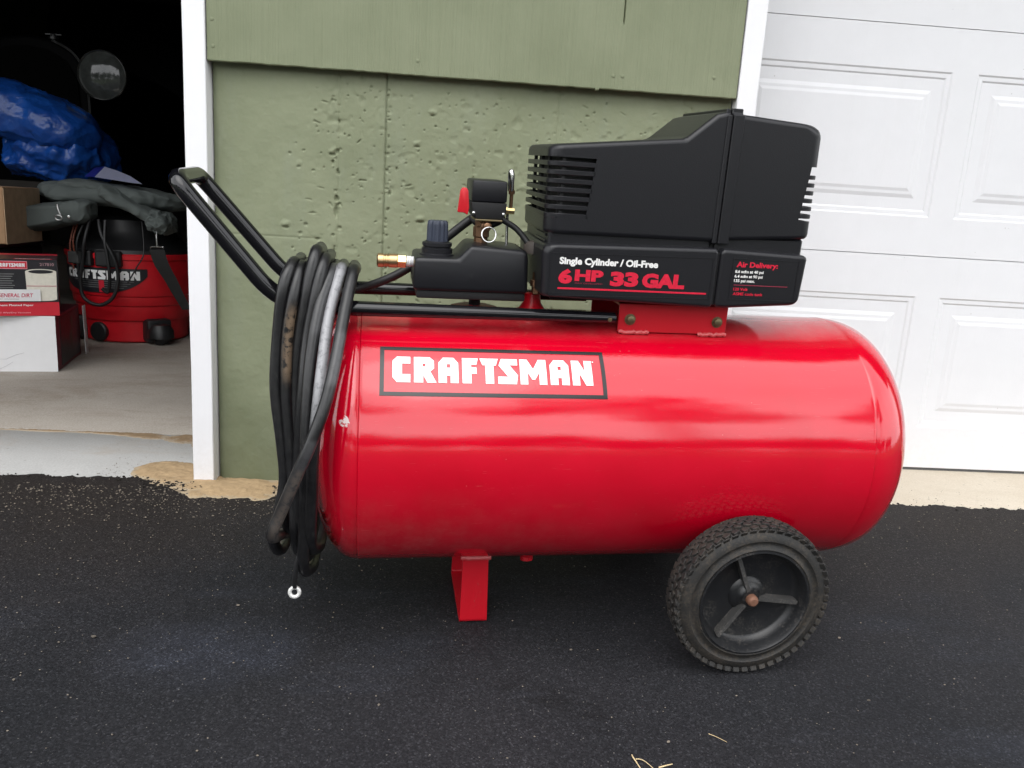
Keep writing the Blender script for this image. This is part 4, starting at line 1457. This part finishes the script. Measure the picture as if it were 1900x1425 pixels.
# unloader fitting and eye bolt on the right of the switch
un = bpy.data.objects.new('unloader_valve', None)
COL.objects.link(un)
un.parent = comp
bm = bmesh.new()
tube(bm, fillet([(-.0385, .004, .694), (-.0395, .004, .716), (-.0385, -.002, .7255), (-.0360, -.006, .716), (-.0360, -.004, .694)], .006, 6), lambda t: .0024 + .0012 * math.sin(PI * t), 10)
obj('eye', bm, M['chrome'], un)
bm = bmesh.new()
lathe(bm, [(0, .0028), (.026, .0030), (.0262, .0048), (.032, .0052), (.0325, .0036), (.04, .0034)], (-.0355, 0, .663), (0, 0, 1), 10)
obj('stem', bm, M['bronze'], un)
bm = bmesh.new()
lathe(bm, [(0, .0062), (.006, .0062), (.0065, .0048), (.017, .0048), (.0175, 0)], (-.0475, -.004, .664), (1, 0, 0), 6)
obj('hex_fitting', bm, M['brass_y'], un, smooth=15)
bm = bmesh.new()
tube(bm, [(-.0400, 0, .662), (-.0395, 0, .64), (-.0385, 0, .609)], .0021, 8)
obj('bleed_tube', bm, M['chrome'], un)
# cables
bm = bmesh.new()
tube(bm, catmull([(-.075, .028, .655), (-.094, .028, .6455), (-.128, .030, .617), (-.185, .032, .5675), (-.225, .036, .544), (-.262, .05, .528), (-.30, .07, .515)], 8), .0068, 12)
obj('power_cable', bm, M['cord'], comp, smooth=60)
bm = bmesh.new()
tube(bm, catmull([(-.092, .022, .653), (-.085, .016, .6435), (-.068, .012, .6405), (-.052, .010, .6465), (-.046, .004, .653)], 8), .006, 12)
obj('power_cable', bm, M['cord'], comp, smooth=60)
bm = bmesh.new()
tube(bm, catmull([(-.056, -.006, .654), (-.046, -.01, .6495), (-.028, -.014, .6395), (-.013, -.02, .624), (.001, -.03, .6045), (.012, -.03, .588)], 8), .0046, 12)
obj('motor_cable', bm, M['cord'], comp, smooth=60)
bm = bmesh.new()
lathe(bm, [(0, .019), (.012, .0195), (.018, .016), (.02, 0)], (.004, -.02, .604), (0, 0, 1), 20)
obj('cylinder_head', bm, dirty('grimy_casting', (.050, .040, .034), (.10, .075, .055), .7, .5, 60), comp)

# ---- hose coiled over the handle rails
hroot = tag(empty('air_hose', mat=CM), 'paint-stained black rubber hose coiled over the compressor handle', 'hose')
ST = dict(
    A=[(-.349, -.111, .586), (-.360, -.117, .554), (-.368, -.122, .484), (-.371, -.131, .412), (-.363, -.14, .339), (-.359, -.145, .283), (-.368, -.147, .232), (-.377, -.145, .196)],
    B=[(-.338, -.112, .581), (-.346, -.120, .544), (-.355, -.126, .484), (-.356, -.135, .412), (-.351, -.144, .339), (-.346, -.150, .263), (-.343, -.152, .191)],
    C=[(-.318, -.110, .603), (-.328, -.116, .555), (-.339, -.124, .484), (-.344, -.131, .413), (-.346, -.14, .339), (-.351, -.135, .283), (-.361, -.13, .232)],
    D=[(-.306, -.111, .593), (-.315, -.118, .556), (-.327, -.132, .485), (-.332, -.151, .413), (-.337, -.155, .34), (-.339, -.156, .263), (-.337, -.148, .183)],
    E=[(-.296, -.116, .578), (-.311, -.127, .533), (-.320, -.157, .474), (-.324, -.179, .41), (-.325, -.192, .341), (-.327, -.187, .262), (-.332, -.169, .161)],
    F=[(-.284, -.116, .579), (-.298, -.129, .522), (-.304, -.166, .465), (-.310, -.193, .4), (-.315, -.202, .341), (-.317, -.198, .284), (-.321, -.175, .197)],
    G=[(-.267, -.118, .578), (-.277, -.138, .528), (-.286, -.180, .473), (-.297, -.210, .421), (-.315, -.226, .369), (-.334, -.224, .322), (-.356, -.214, .265), (-.371, -.200, .222)])
order = 'BADCEFG'
HRAD = .0083
ctrl, lab = [], []
for li, k in enumerate(order):
    S = ST[k]
    t = S[0]
    nxt = ST[order[(li + 1) % len(order)]][0] if li < len(order) - 1 else (-.30, 0, .58)
    zb = S[-1][2]
    xb = S[-1][0]
    # over the rails, back to front
    top = [(t[0] - .010, .105, t[2] - .034), (t[0] - .003, .055, t[2] - .016), (t[0], 0.0, t[2] - .012), (t[0] + .0, -.055, t[2] - .006), (t[0] - .001, -.095, t[2] - .004)]
    body = [(x, y, z) for x, y, z in S[1:]]
    bot = [(xb + .002, -.105, zb - .045), (xb + .004, -.03, zb - .072 if zb > .15 else .075), (xb + .004, .05, zb - .06 if zb > .15 else .085), (xb + .004, .11, zb - .01)]
    back = [(S[-2][0] + .0, .128, .30), (S[2][0] - .008, .125, .42)]
    for p_ in top + body + bot + (back if li < len(order) - 1 else []):
        ctrl.append((p_[0], p_[1], max(p_[2], HRAD + .004)))
        lab.append(k)
path = catmull(ctrl, 7)
lab_s = [l for l in lab for _ in range(7)][:len(path)]
while len(lab_s) < len(path): lab_s.append(lab[-1])
bm = bmesh.new()
SEG = 14
tube(bm, path, HRAD, SEG)
bmesh.ops.recalc_face_normals(bm, faces=bm.faces)
me = bpy.data.meshes.new('hose')
bm.to_mesh(me)
bm.free()
ca = me.color_attributes.new('stain', 'FLOAT_COLOR', 'POINT')
for i, p_ in enumerate(path):
    k = lab_s[i]
    w = t = 0.0
    front = p_.y < -.06
    if front and k == 'F' and p_.z > .36: w = .9 * min(1, (p_.z - .36) / .08)
    if front and k == 'E' and p_.z > .5: w = .08
    if front and k == 'B' and .42 < p_.z < .535: t = min(1, min(p_.z - .42, .535 - p_.z) / .02)
    if front and k == 'G' and p_.z < .37: w = .10; t = .30 if p_.z < .33 else 0
    if front and k == 'G' and .44 < p_.z < .5: w = .12
    for s_ in range(SEG):
        v_i = i * SEG + s_
        q_ = me.vertices[v_i].co - p_
        side = max(0.0, min(1.0, .5 + (q_.x * .9 - q_.y * .35) / HRAD))   # paint sits on one side of the strand
        side2 = max(0.0, min(1.0, .15 + (-q_.x * .2 - q_.y) / HRAD * .8)) if k == 'F' else side
        ca.data[v_i].color = (w * side2, t * side * .45, 0, 1)
hose = link('hose', me, M['hose'], hroot, 70)
tail = [(-.326, -.155, .26), (-.332, -.168, .2), (-.340, -.172, .165), (-.3445, -.168, .135), (-.3445, -.166, .122)]
bm = bmesh.new()
tube(bm, catmull(tail, 8), lambda t: .0052 - .0022 * t, 10)
obj('tail', bm, M['cord'], hroot, smooth=60)
bm = bmesh.new()
tube(bm, [(-.345 + .0068 * math.sin(a), -.164 + .0015 * math.cos(a), .1135 + .0068 * math.cos(a)) for a in [2 * PI * k / 28 for k in range(28)]], .0029, 10, closed=True)
obj('end_ring', bm, plain('white_steel', (.78, .78, .76), .3, .3), hroot, smooth=80)
for c in comp.children_recursive: pass

# ================================================================== INSIDE THE OPEN BAY
FZ = .1018
def child_of(root, o): return part(o, root)

# ---- lower carton: white front, maroon and black picture side, a loose flap
RZ = math.radians(12)
wb = tag(empty('carton', (-1.362, 2.738, FZ), RZ), 'white carton with maroon and black side standing on the garage floor', 'box')
bw_, bd_, bh_ = .46, .33, .192
obj('front_face', boxbm(-bw_, 0, -.0015, .0, 0, bh_, 0), M['box_white'], wb)
obj('body', boxbm(-bw_, -.001, .0002, bd_, .001, bh_ - .001, .0), M['box_maroon'], wb)
obj('picture_side', boxbm(-.001, .0006, .055, bd_ - .01, .012, bh_ - .012), M['box_black'], wb)
obj('top_edge', boxbm(-bw_, .0004, -.001, .014, bh_ - .0008, bh_ + .0012), M['box_maroon'], wb)
for (yy, zz, w_, h_) in ((.20, .085, .05, .045), (.21, .135, .045, .035)):
    bm = bmesh.new()
    lathe(bm, [(0, h_ * .9), (.0004, h_ * .8), (.0006, 0)], (.0007, yy, zz), (1, 0, 0), 9)
    for v in bm.verts: v.co.y = yy + (v.co.y - yy) * .5 * (1 + .3 * math.sin(v.co.z * 90))
    obj('picture', bm, plain('dim_print', (.075, .07, .06), .5), wb)
fl = boxbm(0, .0025, -.02, .02, 0, .185)
for v in fl.verts: v.co = Vector((.012 + v.co.x + .004 * (1 - v.co.z / .185), bd_ + .015 + v.co.y, v.co.z))
obj('flap', fl, M['box_white'], wb)
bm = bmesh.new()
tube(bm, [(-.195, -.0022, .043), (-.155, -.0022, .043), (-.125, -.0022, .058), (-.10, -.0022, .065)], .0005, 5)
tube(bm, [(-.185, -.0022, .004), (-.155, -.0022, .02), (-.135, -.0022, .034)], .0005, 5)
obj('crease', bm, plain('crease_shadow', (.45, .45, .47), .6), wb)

# ---- filter carton on top of it
fb = tag(empty('filter_carton', (-1.352, 2.752, FZ + bh_ + .0015), math.radians(25)), 'red and black filter carton with white lettering lying on the white carton', 'box')
fw_, fd_, fh_ = .40, .24, .186
obj('body', boxbm(-fw_, 0, 0, fd_, 0, fh_), M['box_black'], fb)
obj('top_print', boxbm(-fw_, -.0, .01, fd_, fh_ + .0003, fh_ + .0012), plain('dim_maroon_print', (.06, .02, .022), .35, var=.5, vscale=14), fb)
obj('top_band', boxbm(-fw_, -.0, fd_ - .05, fd_, fh_ + .0013, fh_ + .0022), M['box_red'], fb)
fyy = -.0012
obj('red_band', boxbm(-fw_, 0, fyy, -.0002, 0, .046), M['box_red'], fb)
obj('white_strip', boxbm(-fw_, -.053, fyy - .0066, fyy - .0061, .050, .089), M['box_white'], fb)
text('GENERAL DIRT', -.176, .063, fyy - .0069, .102, .013, plain('print_pink', (.5, .05, .1), .5), fb, bold=.02, shear=.15)
text('FOR MOST HOUSEHOLD', -.195, .055, fyy - .0069, .08, .004, plain('print_grey', (.25, .2, .2), .5), fb)
text('Replacement Pleated Paper', -.215, .031, fyy - .0004, .14, .008, M['box_white'], fb, bold=.02)
text('FITS MOST Wet/Dry Vacuums', -.215, .007, fyy - .0004, .13, .0065, plain('print_rose', (.75, .35, .4), .5), fb, bold=.01)
obj('name_plate', boxbm(-.180, -.086, fyy - .0006, fyy - .0001, .156, .182), plain('plate_pink', (.75, .3, .36), .4), fb)
obj('name_plate_field', boxbm(-.1785, -.0875, fyy - .0009, fyy - .0007, .158, .180), M['box_red'], fb)
word(lambda u, v: (-.173 + u * .080, fyy - .0011, .1625 + v * .0125), M['box_white'], fb)
text('217810', -.050, .167, fyy - .0005, .041, .010, plain('print_dull', (.35, .2, .22), .5), fb, bold=.02)
for k in range(7):
    obj('printed_line', boxbm(-.26, -.125 - .012 * ((k * 37) % 5) / 5, fyy - .0004, fyy, .138 - k * .0075, .1402 - k * .0075), plain('print_line', (.2, .2, .2), .6) if k == 0 else bpy.data.materials['print_line'], fb)
pf = []
for k in range(13):
    a_ = PI * k / 12
    pf.append((-.048 + .045 * math.cos(a_), .148 + .009 * math.sin(a_)))
pf += [(-.091, .056)] + [(-.048 + .043 * math.cos(PI + PI * k / 12), .056 + .006 * math.sin(PI + PI * k / 12)) for k in range(1, 12)] + [(-.005, .056)]
obj('printed_filter', prism(pf, fyy - .0024, fyy - .0018), M['filt'], fb)
obj('printed_filter_opening', prism([(-.048 + .036 * math.cos(2 * PI * k / 24), .148 + .0062 * math.sin(2 * PI * k / 24)) for k in range(24)], fyy - .0032, fyy - .0028), M['box_black'], fb)
obj('printed_filter_band', boxbm(-.0925, -.0035, fyy - .0034, fyy - .003, .099, .1015), plain('pink_band', (.55, .25, .27), .6), fb)
word(lambda u, v: (-.12 + u * .10, .018 + .02 * v, fh_ + .0016), M['decal_white'], fb)
obj('top_plate', boxbm(-.125, -.014, .013, .043, fh_ + .0012, fh_ + .0015), M['box_red'], fb)

# ---- brown carton at the left edge, stacked on a crate of its own
cb = tag(empty('cardboard_box', (-1.655, 3.02, .505), math.radians(4)), 'plain brown cardboard box at the left edge behind the red filter carton', 'box')
obj('body', boxbm(-.42, 0, 0, .3, 0, .205, .003, 1), M['card'], cb)
obj('edge_flap', boxbm(.001, .004, -.003, .29, .0, .2), plain('cardboard_edge', (.42, .29, .18), .85), cb)
cr = tag(empty('storage_crate', (-1.70, 3.03, FZ)), 'black storage crate in shadow under the brown cardboard box', 'crate')
obj('body', boxbm(-.5, 0, 0, .34, 0, .385, .012, 2), M['box_black'], cr)
obj('rim', boxbm(-.505, .005, -.006, .346, .385, .401, .004, 1), M['box_black'], cr)

# ---- wet/dry vacuum
VX, VY = -1.400, 3.52
vac = tag(empty('shop_vacuum', (VX, VY, FZ)), 'red drum shop vacuum with black lid and casters under the grey bag', 'vacuum')
bm = bmesh.new()
lathe(bm, [(.004, 0), (.004, .205), (.010, .21), (.055, .211), (.093, .214), (.096, .2235), (.100, .226), (.155, .231), (.158, .2365), (.162, .239), (.195, .241), (.199, .2465), (.205, .2485), (.33, .254), (.345, .2545), (.348, .2615), (.366, .263), (.370, .259), (.372, 0)], (0, 0, 0), (0, 0, 1), 72)
obj('drum', bm, M['vac_red'], vac)
bm = bmesh.new()
lathe(bm, [(.37, .256), (.385, .254), (.40, .235), (.42, .19), (.46, .165), (.50, .15), (.515, .11), (.52, 0)], (0, 0, 0), (0, 0, 1), 48)
obj('lid', bm, M['vac_black'], vac)
def on_drum(a, z, off):
    r = .2505 + (z - .205) / .125 * .004 + off
    return (r * math.sin(a), -r * math.cos(a), z)
# name badge: black plate with a bowed lower edge
vv, ff = [], []
A0, A1 = -1.10, .56
nn = 30
for i in range(nn + 1):
    t_ = i / nn
    a = A0 + (A1 - A0) * t_
    lo = .237 + .045 * (2 * t_ - 1) ** 4 - .026 * (1 - (2 * t_ - 1) ** 2)
    for j in range(5): vv.append(on_drum(a, lo + (.312 - lo) * j / 4, .0015))
for i in range(nn):
    for j in range(4): ff.append((i * 5 + j, i * 5 + j + 1, i * 5 + 6 + j, i * 5 + 5 + j))
badge = pydata('badge', vv, ff, M['box_black'], vac, 60)
word(lambda u, v: on_drum(-.86 + u * 1.31, .266 + .036 * v, .0028), M['decal_white'], badge, cut_u=4)
for k in range(4):
    z = .2575 - k * .0085
    vv = [on_drum(-.66 + k * .06 + (1.02 - k * .11) * i / 20, z + dz, .0026) for i in range(21) for dz in (0, .0032)]
    pydata('badge_stripe', vv, [(2 * i, 2 * i + 1, 2 * i + 3, 2 * i + 2) for i in range(20)], plain('badge_grey', (.12, .12, .12), .5), badge)
vv = [on_drum(-.17 + .085 * i / 4, z, .0032) for i in range(5) for z in (.214, .262)]
pydata('badge_red_bar', vv, [(2 * i, 2 * i + 1, 2 * i + 3, 2 * i + 2) for i in range(4)], M['box_red'], badge)
bm = bmesh.new()
lathe(bm, [(.195, .040), (.222, .040), (.226, .036), (.227, .02), (.225, 0)], (0, 0, .045), (-.33, -.94, 0), 28)
obj('drain_cap', bm, M['vac_black'], vac)
for a in (.72, -1.9, 2.2, -.95):
    d = Vector((math.sin(a), -math.cos(a), 0))
    bm = bmesh.new()
    c_ = d * .215
    box(bm, -.05, .05, -.045, .045, .008, .105, .012, 2, M=Matrix.Translation(c_) @ Matrix.Rotation(a, 4, 'Z'))
    c2 = d * .265
    lathe(bm, [(-.018, 0), (-.018, .028), (-.014, .034), (.014, .034), (.018, .028), (.018, 0)], (c2.x, c2.y, .034), d.cross(Vector((0, 0, 1))) + d * .5, 20)
    lathe(bm, [(.03, .052), (.06, .05), (.085, .035), (.09, 0)], (c2.x, c2.y, 0), (0, 0, 1), 20)
    obj('caster', bm, M['vac_black'], vac)
for a in (-.42, .02):
    bm = bmesh.new()
    box(bm, -.05, .05, -.014, .014, .318, .382, .006, 1, M=Matrix.Rotation(a, 4, 'Z') @ Matrix.Translation((0, -.262, 0)))
    obj('latch', bm, M['vac_black'], vac)
def vcord(pts, r, mat, name='power_cord'):
    bm = bmesh.new()
    tube(bm, catmull([on_drum(a, z, o) for a, z, o in pts], 8), r, 8)
    obj(name, bm, M[mat], vac, smooth=70)
vcord([(-.10, .50, .005), (-.02, .44, .03), (.12, .36, .035), (.16, .28, .03), (.08, .20, .03), (-.12, .165, .03), (-.36, .19, .03), (-.40, .26, .03), (-.33, .34, .03), (-.26, .42, .035), (-.22, .52, .0)], .0075, 'cord')
vcord([(.0, .50, .005), (.02, .42, .035), (.05, .35, .04), (.06, .28, .04), (.02, .22, .035), (-.05, .235, .04)], .007, 'cord')
vcord([(-.30, .51, .0), (-.36, .42, .04), (-.40, .34, .035), (-.42, .27, .03)], .005, 'cord')
vcord([(.52, .50, -.02), (.50, .38, .03), (.40, .32, .025), (.27, .255, .02)], .003, 'cord')
vcord([(-.52, .50, .0), (-.52, .40, .035), (-.51, .30, .03)], .0035, 'cord_red')
vcord([(-.45, .50, .0), (-.45, .42, .035), (-.46, .355, .03)], .0035, 'cord_red')
bm = bmesh.new()
box(bm, -.028, .028, -.012, .012, .325, .372, .004, 1, M=Matrix.Rotation(-.47, 4, 'Z') @ Matrix.Translation((0, -.285, 0)))
obj('plug_box', bm, M['strap'], vac)

# ---- canvas bag slumped over the lid
bag = tag(empty('canvas_bag', (-1.45, 3.40, .60)), 'dark grey-green canvas bag slumped over the red shop vacuum', 'bag')
def lump(name, c, r, mat, parent, seed, amp=.22, fr=7.0, sq=2.6, tilt=0.0, nu=64, nv=32, crease=.5):
    """a soft folded mass: superellipsoid with ridged creases"""
    bm = bmesh.new()
    rows = []
    off = Vector((seed * 3.1, seed * 1.7, seed * .9))
    Rm = Matrix.Rotation(tilt, 3, 'Y')
    for j in range(nv + 1):
        ph = -PI / 2 + PI * j / nv
        row = []
        for i in range(nu):
            th = 2 * PI * i / nu
            sp = lambda v: math.copysign(abs(v) ** (2 / sq), v)
            d = Vector((sp(math.cos(ph)) * sp(math.cos(th)), sp(math.cos(ph)) * sp(math.sin(th)), sp(math.sin(ph))))
            q = Vector((d.x * r[0], d.y * r[1], d.z * r[2]))
            n1 = noise.noise(q * fr + off)
            n2 = (1 - abs(noise.noise(q * fr * 1.6 + off * 2)) * 1.6) ** 3
            n3 = (1 - abs(noise.noise(q * fr * 3.4 + off * 3)) * 1.6) ** 3
            k = 1 + amp * n1 + amp * crease * (n2 * .5 + n3 * .25 - .4)
            row.append(bm.verts.new(Vector(c) + Rm @ Vector((q.x * (1 + (k - 1) * .6), q.y * k, q.z * k))))
            if j in (0, nv): break
        rows.append(row)
    for j in range(nv):
        A, B_ = rows[j], rows[j + 1]
        for i in range(nu):
            i2 = (i + 1) % nu
            if len(A) == 1: bm.faces.new((A[0], B_[i2], B_[i]))
            elif len(B_) == 1: bm.faces.new((A[i], A[i2], B_[0]))
            else: bm.faces.new((A[i], A[i2], B_[i2], B_[i]))
    return part(obj(name, bm, mat, None, smooth=180), parent)
bpy.context.view_layer.update()
lump('body', (-1.425, 3.46, .694), (.275, .20, .046), M['canvas'], bag, 1, .26, 7, 3.0, .05, 110, 56, .55)
lump('top_fold', (-1.40, 3.36, .712), (.20, .09, .028), M['canvas'], bag, 6, .34, 9, 2.6, .12, 100, 50, .6)
lump('flap', (-1.612, 3.26, .612), (.165, .07, .046), M['canvas'], bag, 2, .22, 8, 4.2, -.16, 100, 50, 1.0)
lump('under_flap', (-1.655, 3.30, .568), (.115, .09, .020), M['canvas'], bag, 5, .3, 9, 2.8, -.20, 90, 44, .6)
lump('side_fold', (-1.30, 3.30, .662), (.135, .09, .030), M['canvas'], bag, 3, .34, 9, 2.8, .48, 100, 50, .7)
lump('rolled_end', (-1.195, 3.285, .605), (.055, .08, .042), M['canvas'], bag, 4, .42, 17, 2.4, .2, 90, 44, .8)
bm = bmesh.new()
tube(bm, catmull([(-1.532, 3.155, .655), (-1.528, 3.150, .64), (-1.520, 3.150, .618)], 6), .0045, 8)
tube(bm, [(-1.528 + .012 * math.cos(a), 3.152, .606 + .009 * math.sin(a)) for a in [2 * PI * k / 20 for k in range(20)]], .003, 8, closed=True)
part(obj('snap_hook', bm, M['tarnish_b']), bag)
bm = bmesh.new()
lathe(bm, [(0, .006), (.003, .005), (.004, 0)], (-1.492, 3.158, .612), (0, -1, 0), 10)
part(obj('stud', bm, M['chrome']), bag)
# webbing strap with its clip
bm = bmesh.new()
sp_ = catmull([(-1.190, 3.215, .500), (-1.180, 3.215, .46), (-1.166, 3.222, .42), (-1.150, 3.235, .38), (-1.135, 3.25, .33), (-1.11, 3.27, .26)], 5)
L_ = [bm.verts.new(p_ + Vector((-.030 + .022 * max(0, .44 - p_.z) / .18, 0, 0))) for p_ in sp_]
R_ = [bm.verts.new(p_ + Vector((.026, .004, .004))) for p_ in sp_]
for i in range(len(sp_) - 1): bm.faces.new((L_[i], R_[i], R_[i + 1], L_[i + 1]))
bmesh.ops.solidify(bm, geom=list(bm.faces), thickness=.003)
part(obj('strap', bm, M['strap']), bag)
bm = bmesh.new()
tube(bm, fillet([(-1.214, 3.212, .504), (-1.214, 3.212, .512), (-1.166, 3.212, .514), (-1.166, 3.212, .506)], .004, 4), .003, 6)
tube(bm, catmull([(-1.190, 3.212, .512), (-1.190, 3.212, .535), (-1.192, 3.215, .56), (-1.192, 3.225, .58)], 5), .004, 8)
part(obj('strap_clip', bm, M['chrome']), bag)

# ---- folded sheet lying on the bag
ps = tag(empty('paper_sheet', (-1.37, 3.42, .75)), 'crumpled blue and white paper sheet lying on the canvas bag', 'paper')
bpy.context.view_layer.update()
def sheet(name, pts, mat, th=.003):
    bm = bmesh.new()
    f_ = bm.faces.new([bm.verts.new(p_) for p_ in pts])
    bmesh.ops.solidify(bm, geom=[f_], thickness=th)
    return part(obj(name, bm, mat, None, 10), ps)
sheet('white_leaf', [(-1.452, 3.30, .766), (-1.30, 3.28, .752), (-1.262, 3.28, .750), (-1.33, 3.34, .778), (-1.39, 3.37, .796), (-1.445, 3.38, .810)], M['paper'])
sheet('blue_leaf', [(-1.500, 3.32, .766), (-1.456, 3.306, .766), (-1.449, 3.384, .810), (-1.485, 3.38, .804)], M['paper_blue'])

# ---- blue tarpaulin bundle with a hidden stand under it
tp = tag(empty('tarpaulin', (-1.66, 3.48, .75)), 'crumpled blue plastic tarpaulin heaped beside the dark headlight', 'tarpaulin')
bpy.context.view_layer.update()
lump('bundle', (-1.690, 3.56, .855), (.205, .20, .125), M['tarp'], tp, 11, .22, 7, 2.5, .0, 120, 60, 1.1)
lump('upper_fold', (-1.765, 3.50, .985), (.270, .20, .115), M['tarp'], tp, 12, .16, 5, 2.4, .30, 120, 60, .9)
st = tag(empty('wooden_stand', (-1.83, 3.62, FZ)), 'dark wooden stand hidden in shadow under the blue tarpaulin', 'stand')
obj('top', boxbm(-.22, .30, -.16, .24, .60, .632), M['dark'], st)
for (x, y) in ((-.2, -.14), (.27, .20), (-.2, .2), (.27, .16)):
    obj('leg', boxbm(x - .02, x + .02, y - .02, y + .02, 0, .5995), M['dark'], st)

# ---- old black car nose in the dark
car = tag(empty('vintage_car', (-1.95, 3.9, FZ)), 'black vintage car with round headlight in the dark garage behind the tarpaulin', 'car')
bpy.context.view_layer.update()
CX = -1.955
shell = [(-.25, -.45), (-.262, .0), (-.25, .19), (-.20, .285), (-.11, .335), (0, .35), (.11, .335), (.20, .285), (.25, .19), (.262, 0), (.25, -.45)]
part(obj('radiator_shell', prism([(CX + x, 1.02 + z) for x, z in shell], 3.86, 3.98, .02, 3), M['car']), car)
part(obj('grille', prism([(CX + x * .84, 1.02 + z * .86) for x, z in shell], 3.848, 3.8585, 0), plain('grille_mesh', (.002, .002, .002), .9, spec=.05)), car)
part(obj('hood', prism([(CX + x * .98, 1.015 + z * .98) for x, z in shell], 3.982, 5.2, .01, 2), M['car']), car)
for off in (.0, .014):
    bm = bmesh.new()
    tube(bm, catmull([(CX + x * (.995 - off), 3.853 - off * .3, 1.02 + z * (.99 - off)) for x, z in shell[6:-1]], 6), .0020, 6)
    part(obj('chrome_bead', bm, M['tarnish'], smooth=80), car)
bm = bmesh.new()
lathe(bm, [(0, .022), (.01, .022), (.012, .014), (.022, .012), (.026, .006), (.027, 0)], (CX + .085, 3.92, 1.362), (0, 0, 1), 16)
box(bm, CX + .05, CX + .12, 3.916, 3.924, 1.381, 1.386)
part(obj('radiator_cap', bm, M['tarnish']), car)
def headlight(hx):
    hl = bpy.data.objects.new('headlight', None)
    COL.objects.link(hl)
    part(hl, car)
    bm = bmesh.new()
    lathe(bm, [(.0, .105), (.03, .10), (.09, .08), (.14, .04), (.155, 0)], (hx, 3.75, 1.203), (0, 1, 0), 40)
    o = obj('bowl', bm, M['car'])
    o.parent = hl
    bm = bmesh.new()
    lathe(bm, [(.002, .1045), (-.006, .106), (-.010, .1025), (-.006, .099), (.002, .0985)], (hx, 3.75, 1.203), (0, 1, 0), 48)
    o = obj('bezel', bm, plain('dull_chrome', (.30, .30, .29), .22, .95))
    o.parent = hl
    bm = bmesh.new()
    lathe(bm, [(-.002, .0985), (-.012, .085), (-.020, .06), (-.025, .03), (-.0265, 0)], (hx, 3.75, 1.203), (0, 1, 0), 40)
    o = obj('lens', bm, M['glass'])
    o.parent = hl
headlight(-1.593)
headlight(-2.317)
bm = bmesh.new()
tube(bm, [(-2.33, 3.87, 1.17), (-1.58, 3.87, 1.17)], .012, 10)
part(obj('lamp_bar', bm, bpy.data.materials['grille_mesh']), car)
for s in (-1, 1):
    bm = bmesh.new()
    rr = []
    for k in range(17):
        a = PI * k / 16
        y_, z_ = 4.15 - .42 * math.cos(a), .42 + .40 * math.sin(a)
        rr.append([bm.verts.new((CX + s * (.30 + w_), y_, z_ - .05 * (w_ / .26) ** 2)) for w_ in (0, .07, .14, .20, .26)])
    for k in range(16):
        for j in range(4): bm.faces.new((rr[k][j], rr[k][j + 1], rr[k + 1][j + 1], rr[k + 1][j]))
    bmesh.ops.solidify(bm, geom=list(bm.faces), thickness=.004)
    part(obj('fender', bm, M['car'], smooth=60), car)
    bm = bmesh.new()
    lathe(bm, [(-.07, .2), (-.07, .30), (-.05, .325), (.05, .325), (.07, .30), (.07, .2), (.05, .19), (.05, 0)], (CX + s * .44, 4.15, .42), (s, 0, 0), 36)
    part(obj('wheel', bm, M['rubber']), car)
part(obj('cab', prism([(5.2, .5), (5.2, 1.4), (5.35, 1.85), (6.9, 1.85), (7.1, .5)], CX - .62, CX + .62, .05, 2, axis='x'), M['car']), car)

# ---- dry straw on the driveway
def straw(name, pts, r, label):
    bm = bmesh.new()
    P = []
    for (x, y, z) in pts:
        v = CM @ Vector((x, y, z))
        P.append(v)
    tube(bm, catmull(P, 6), lambda t: r * (1 - .5 * t), 6)
    o = obj(name, bm, M['straw'], None, 80)
    return tag(o, label, 'straw', 'dry stems on the driveway')
straw('straw_stem', [(.1065, -.401, .001), (.1065, -.408, .0025), (.1085, -.417, .002), (.112, -.434, .001)], .0011, 'upright pale dry stem at the bottom edge of the picture')
straw('straw_stem', [(.109, -.4095, .002), (.115, -.411, .0025), (.121, -.416, .002), (.128, -.428, .001)], .0008, 'curved pale dry stem branching right at the bottom edge')
straw('straw_stem', [(.135, -.4255, .001), (.145, -.4235, .0015), (.155, -.421, .001)], .0012, 'short thick pale dry stem lying level at the bottom edge')
straw('straw_stem', [(.226, -.369, .0003), (.235, -.377, .0007), (.245, -.387, .0003)], .0005, 'thin grey dry stem lying alone below the wheel')
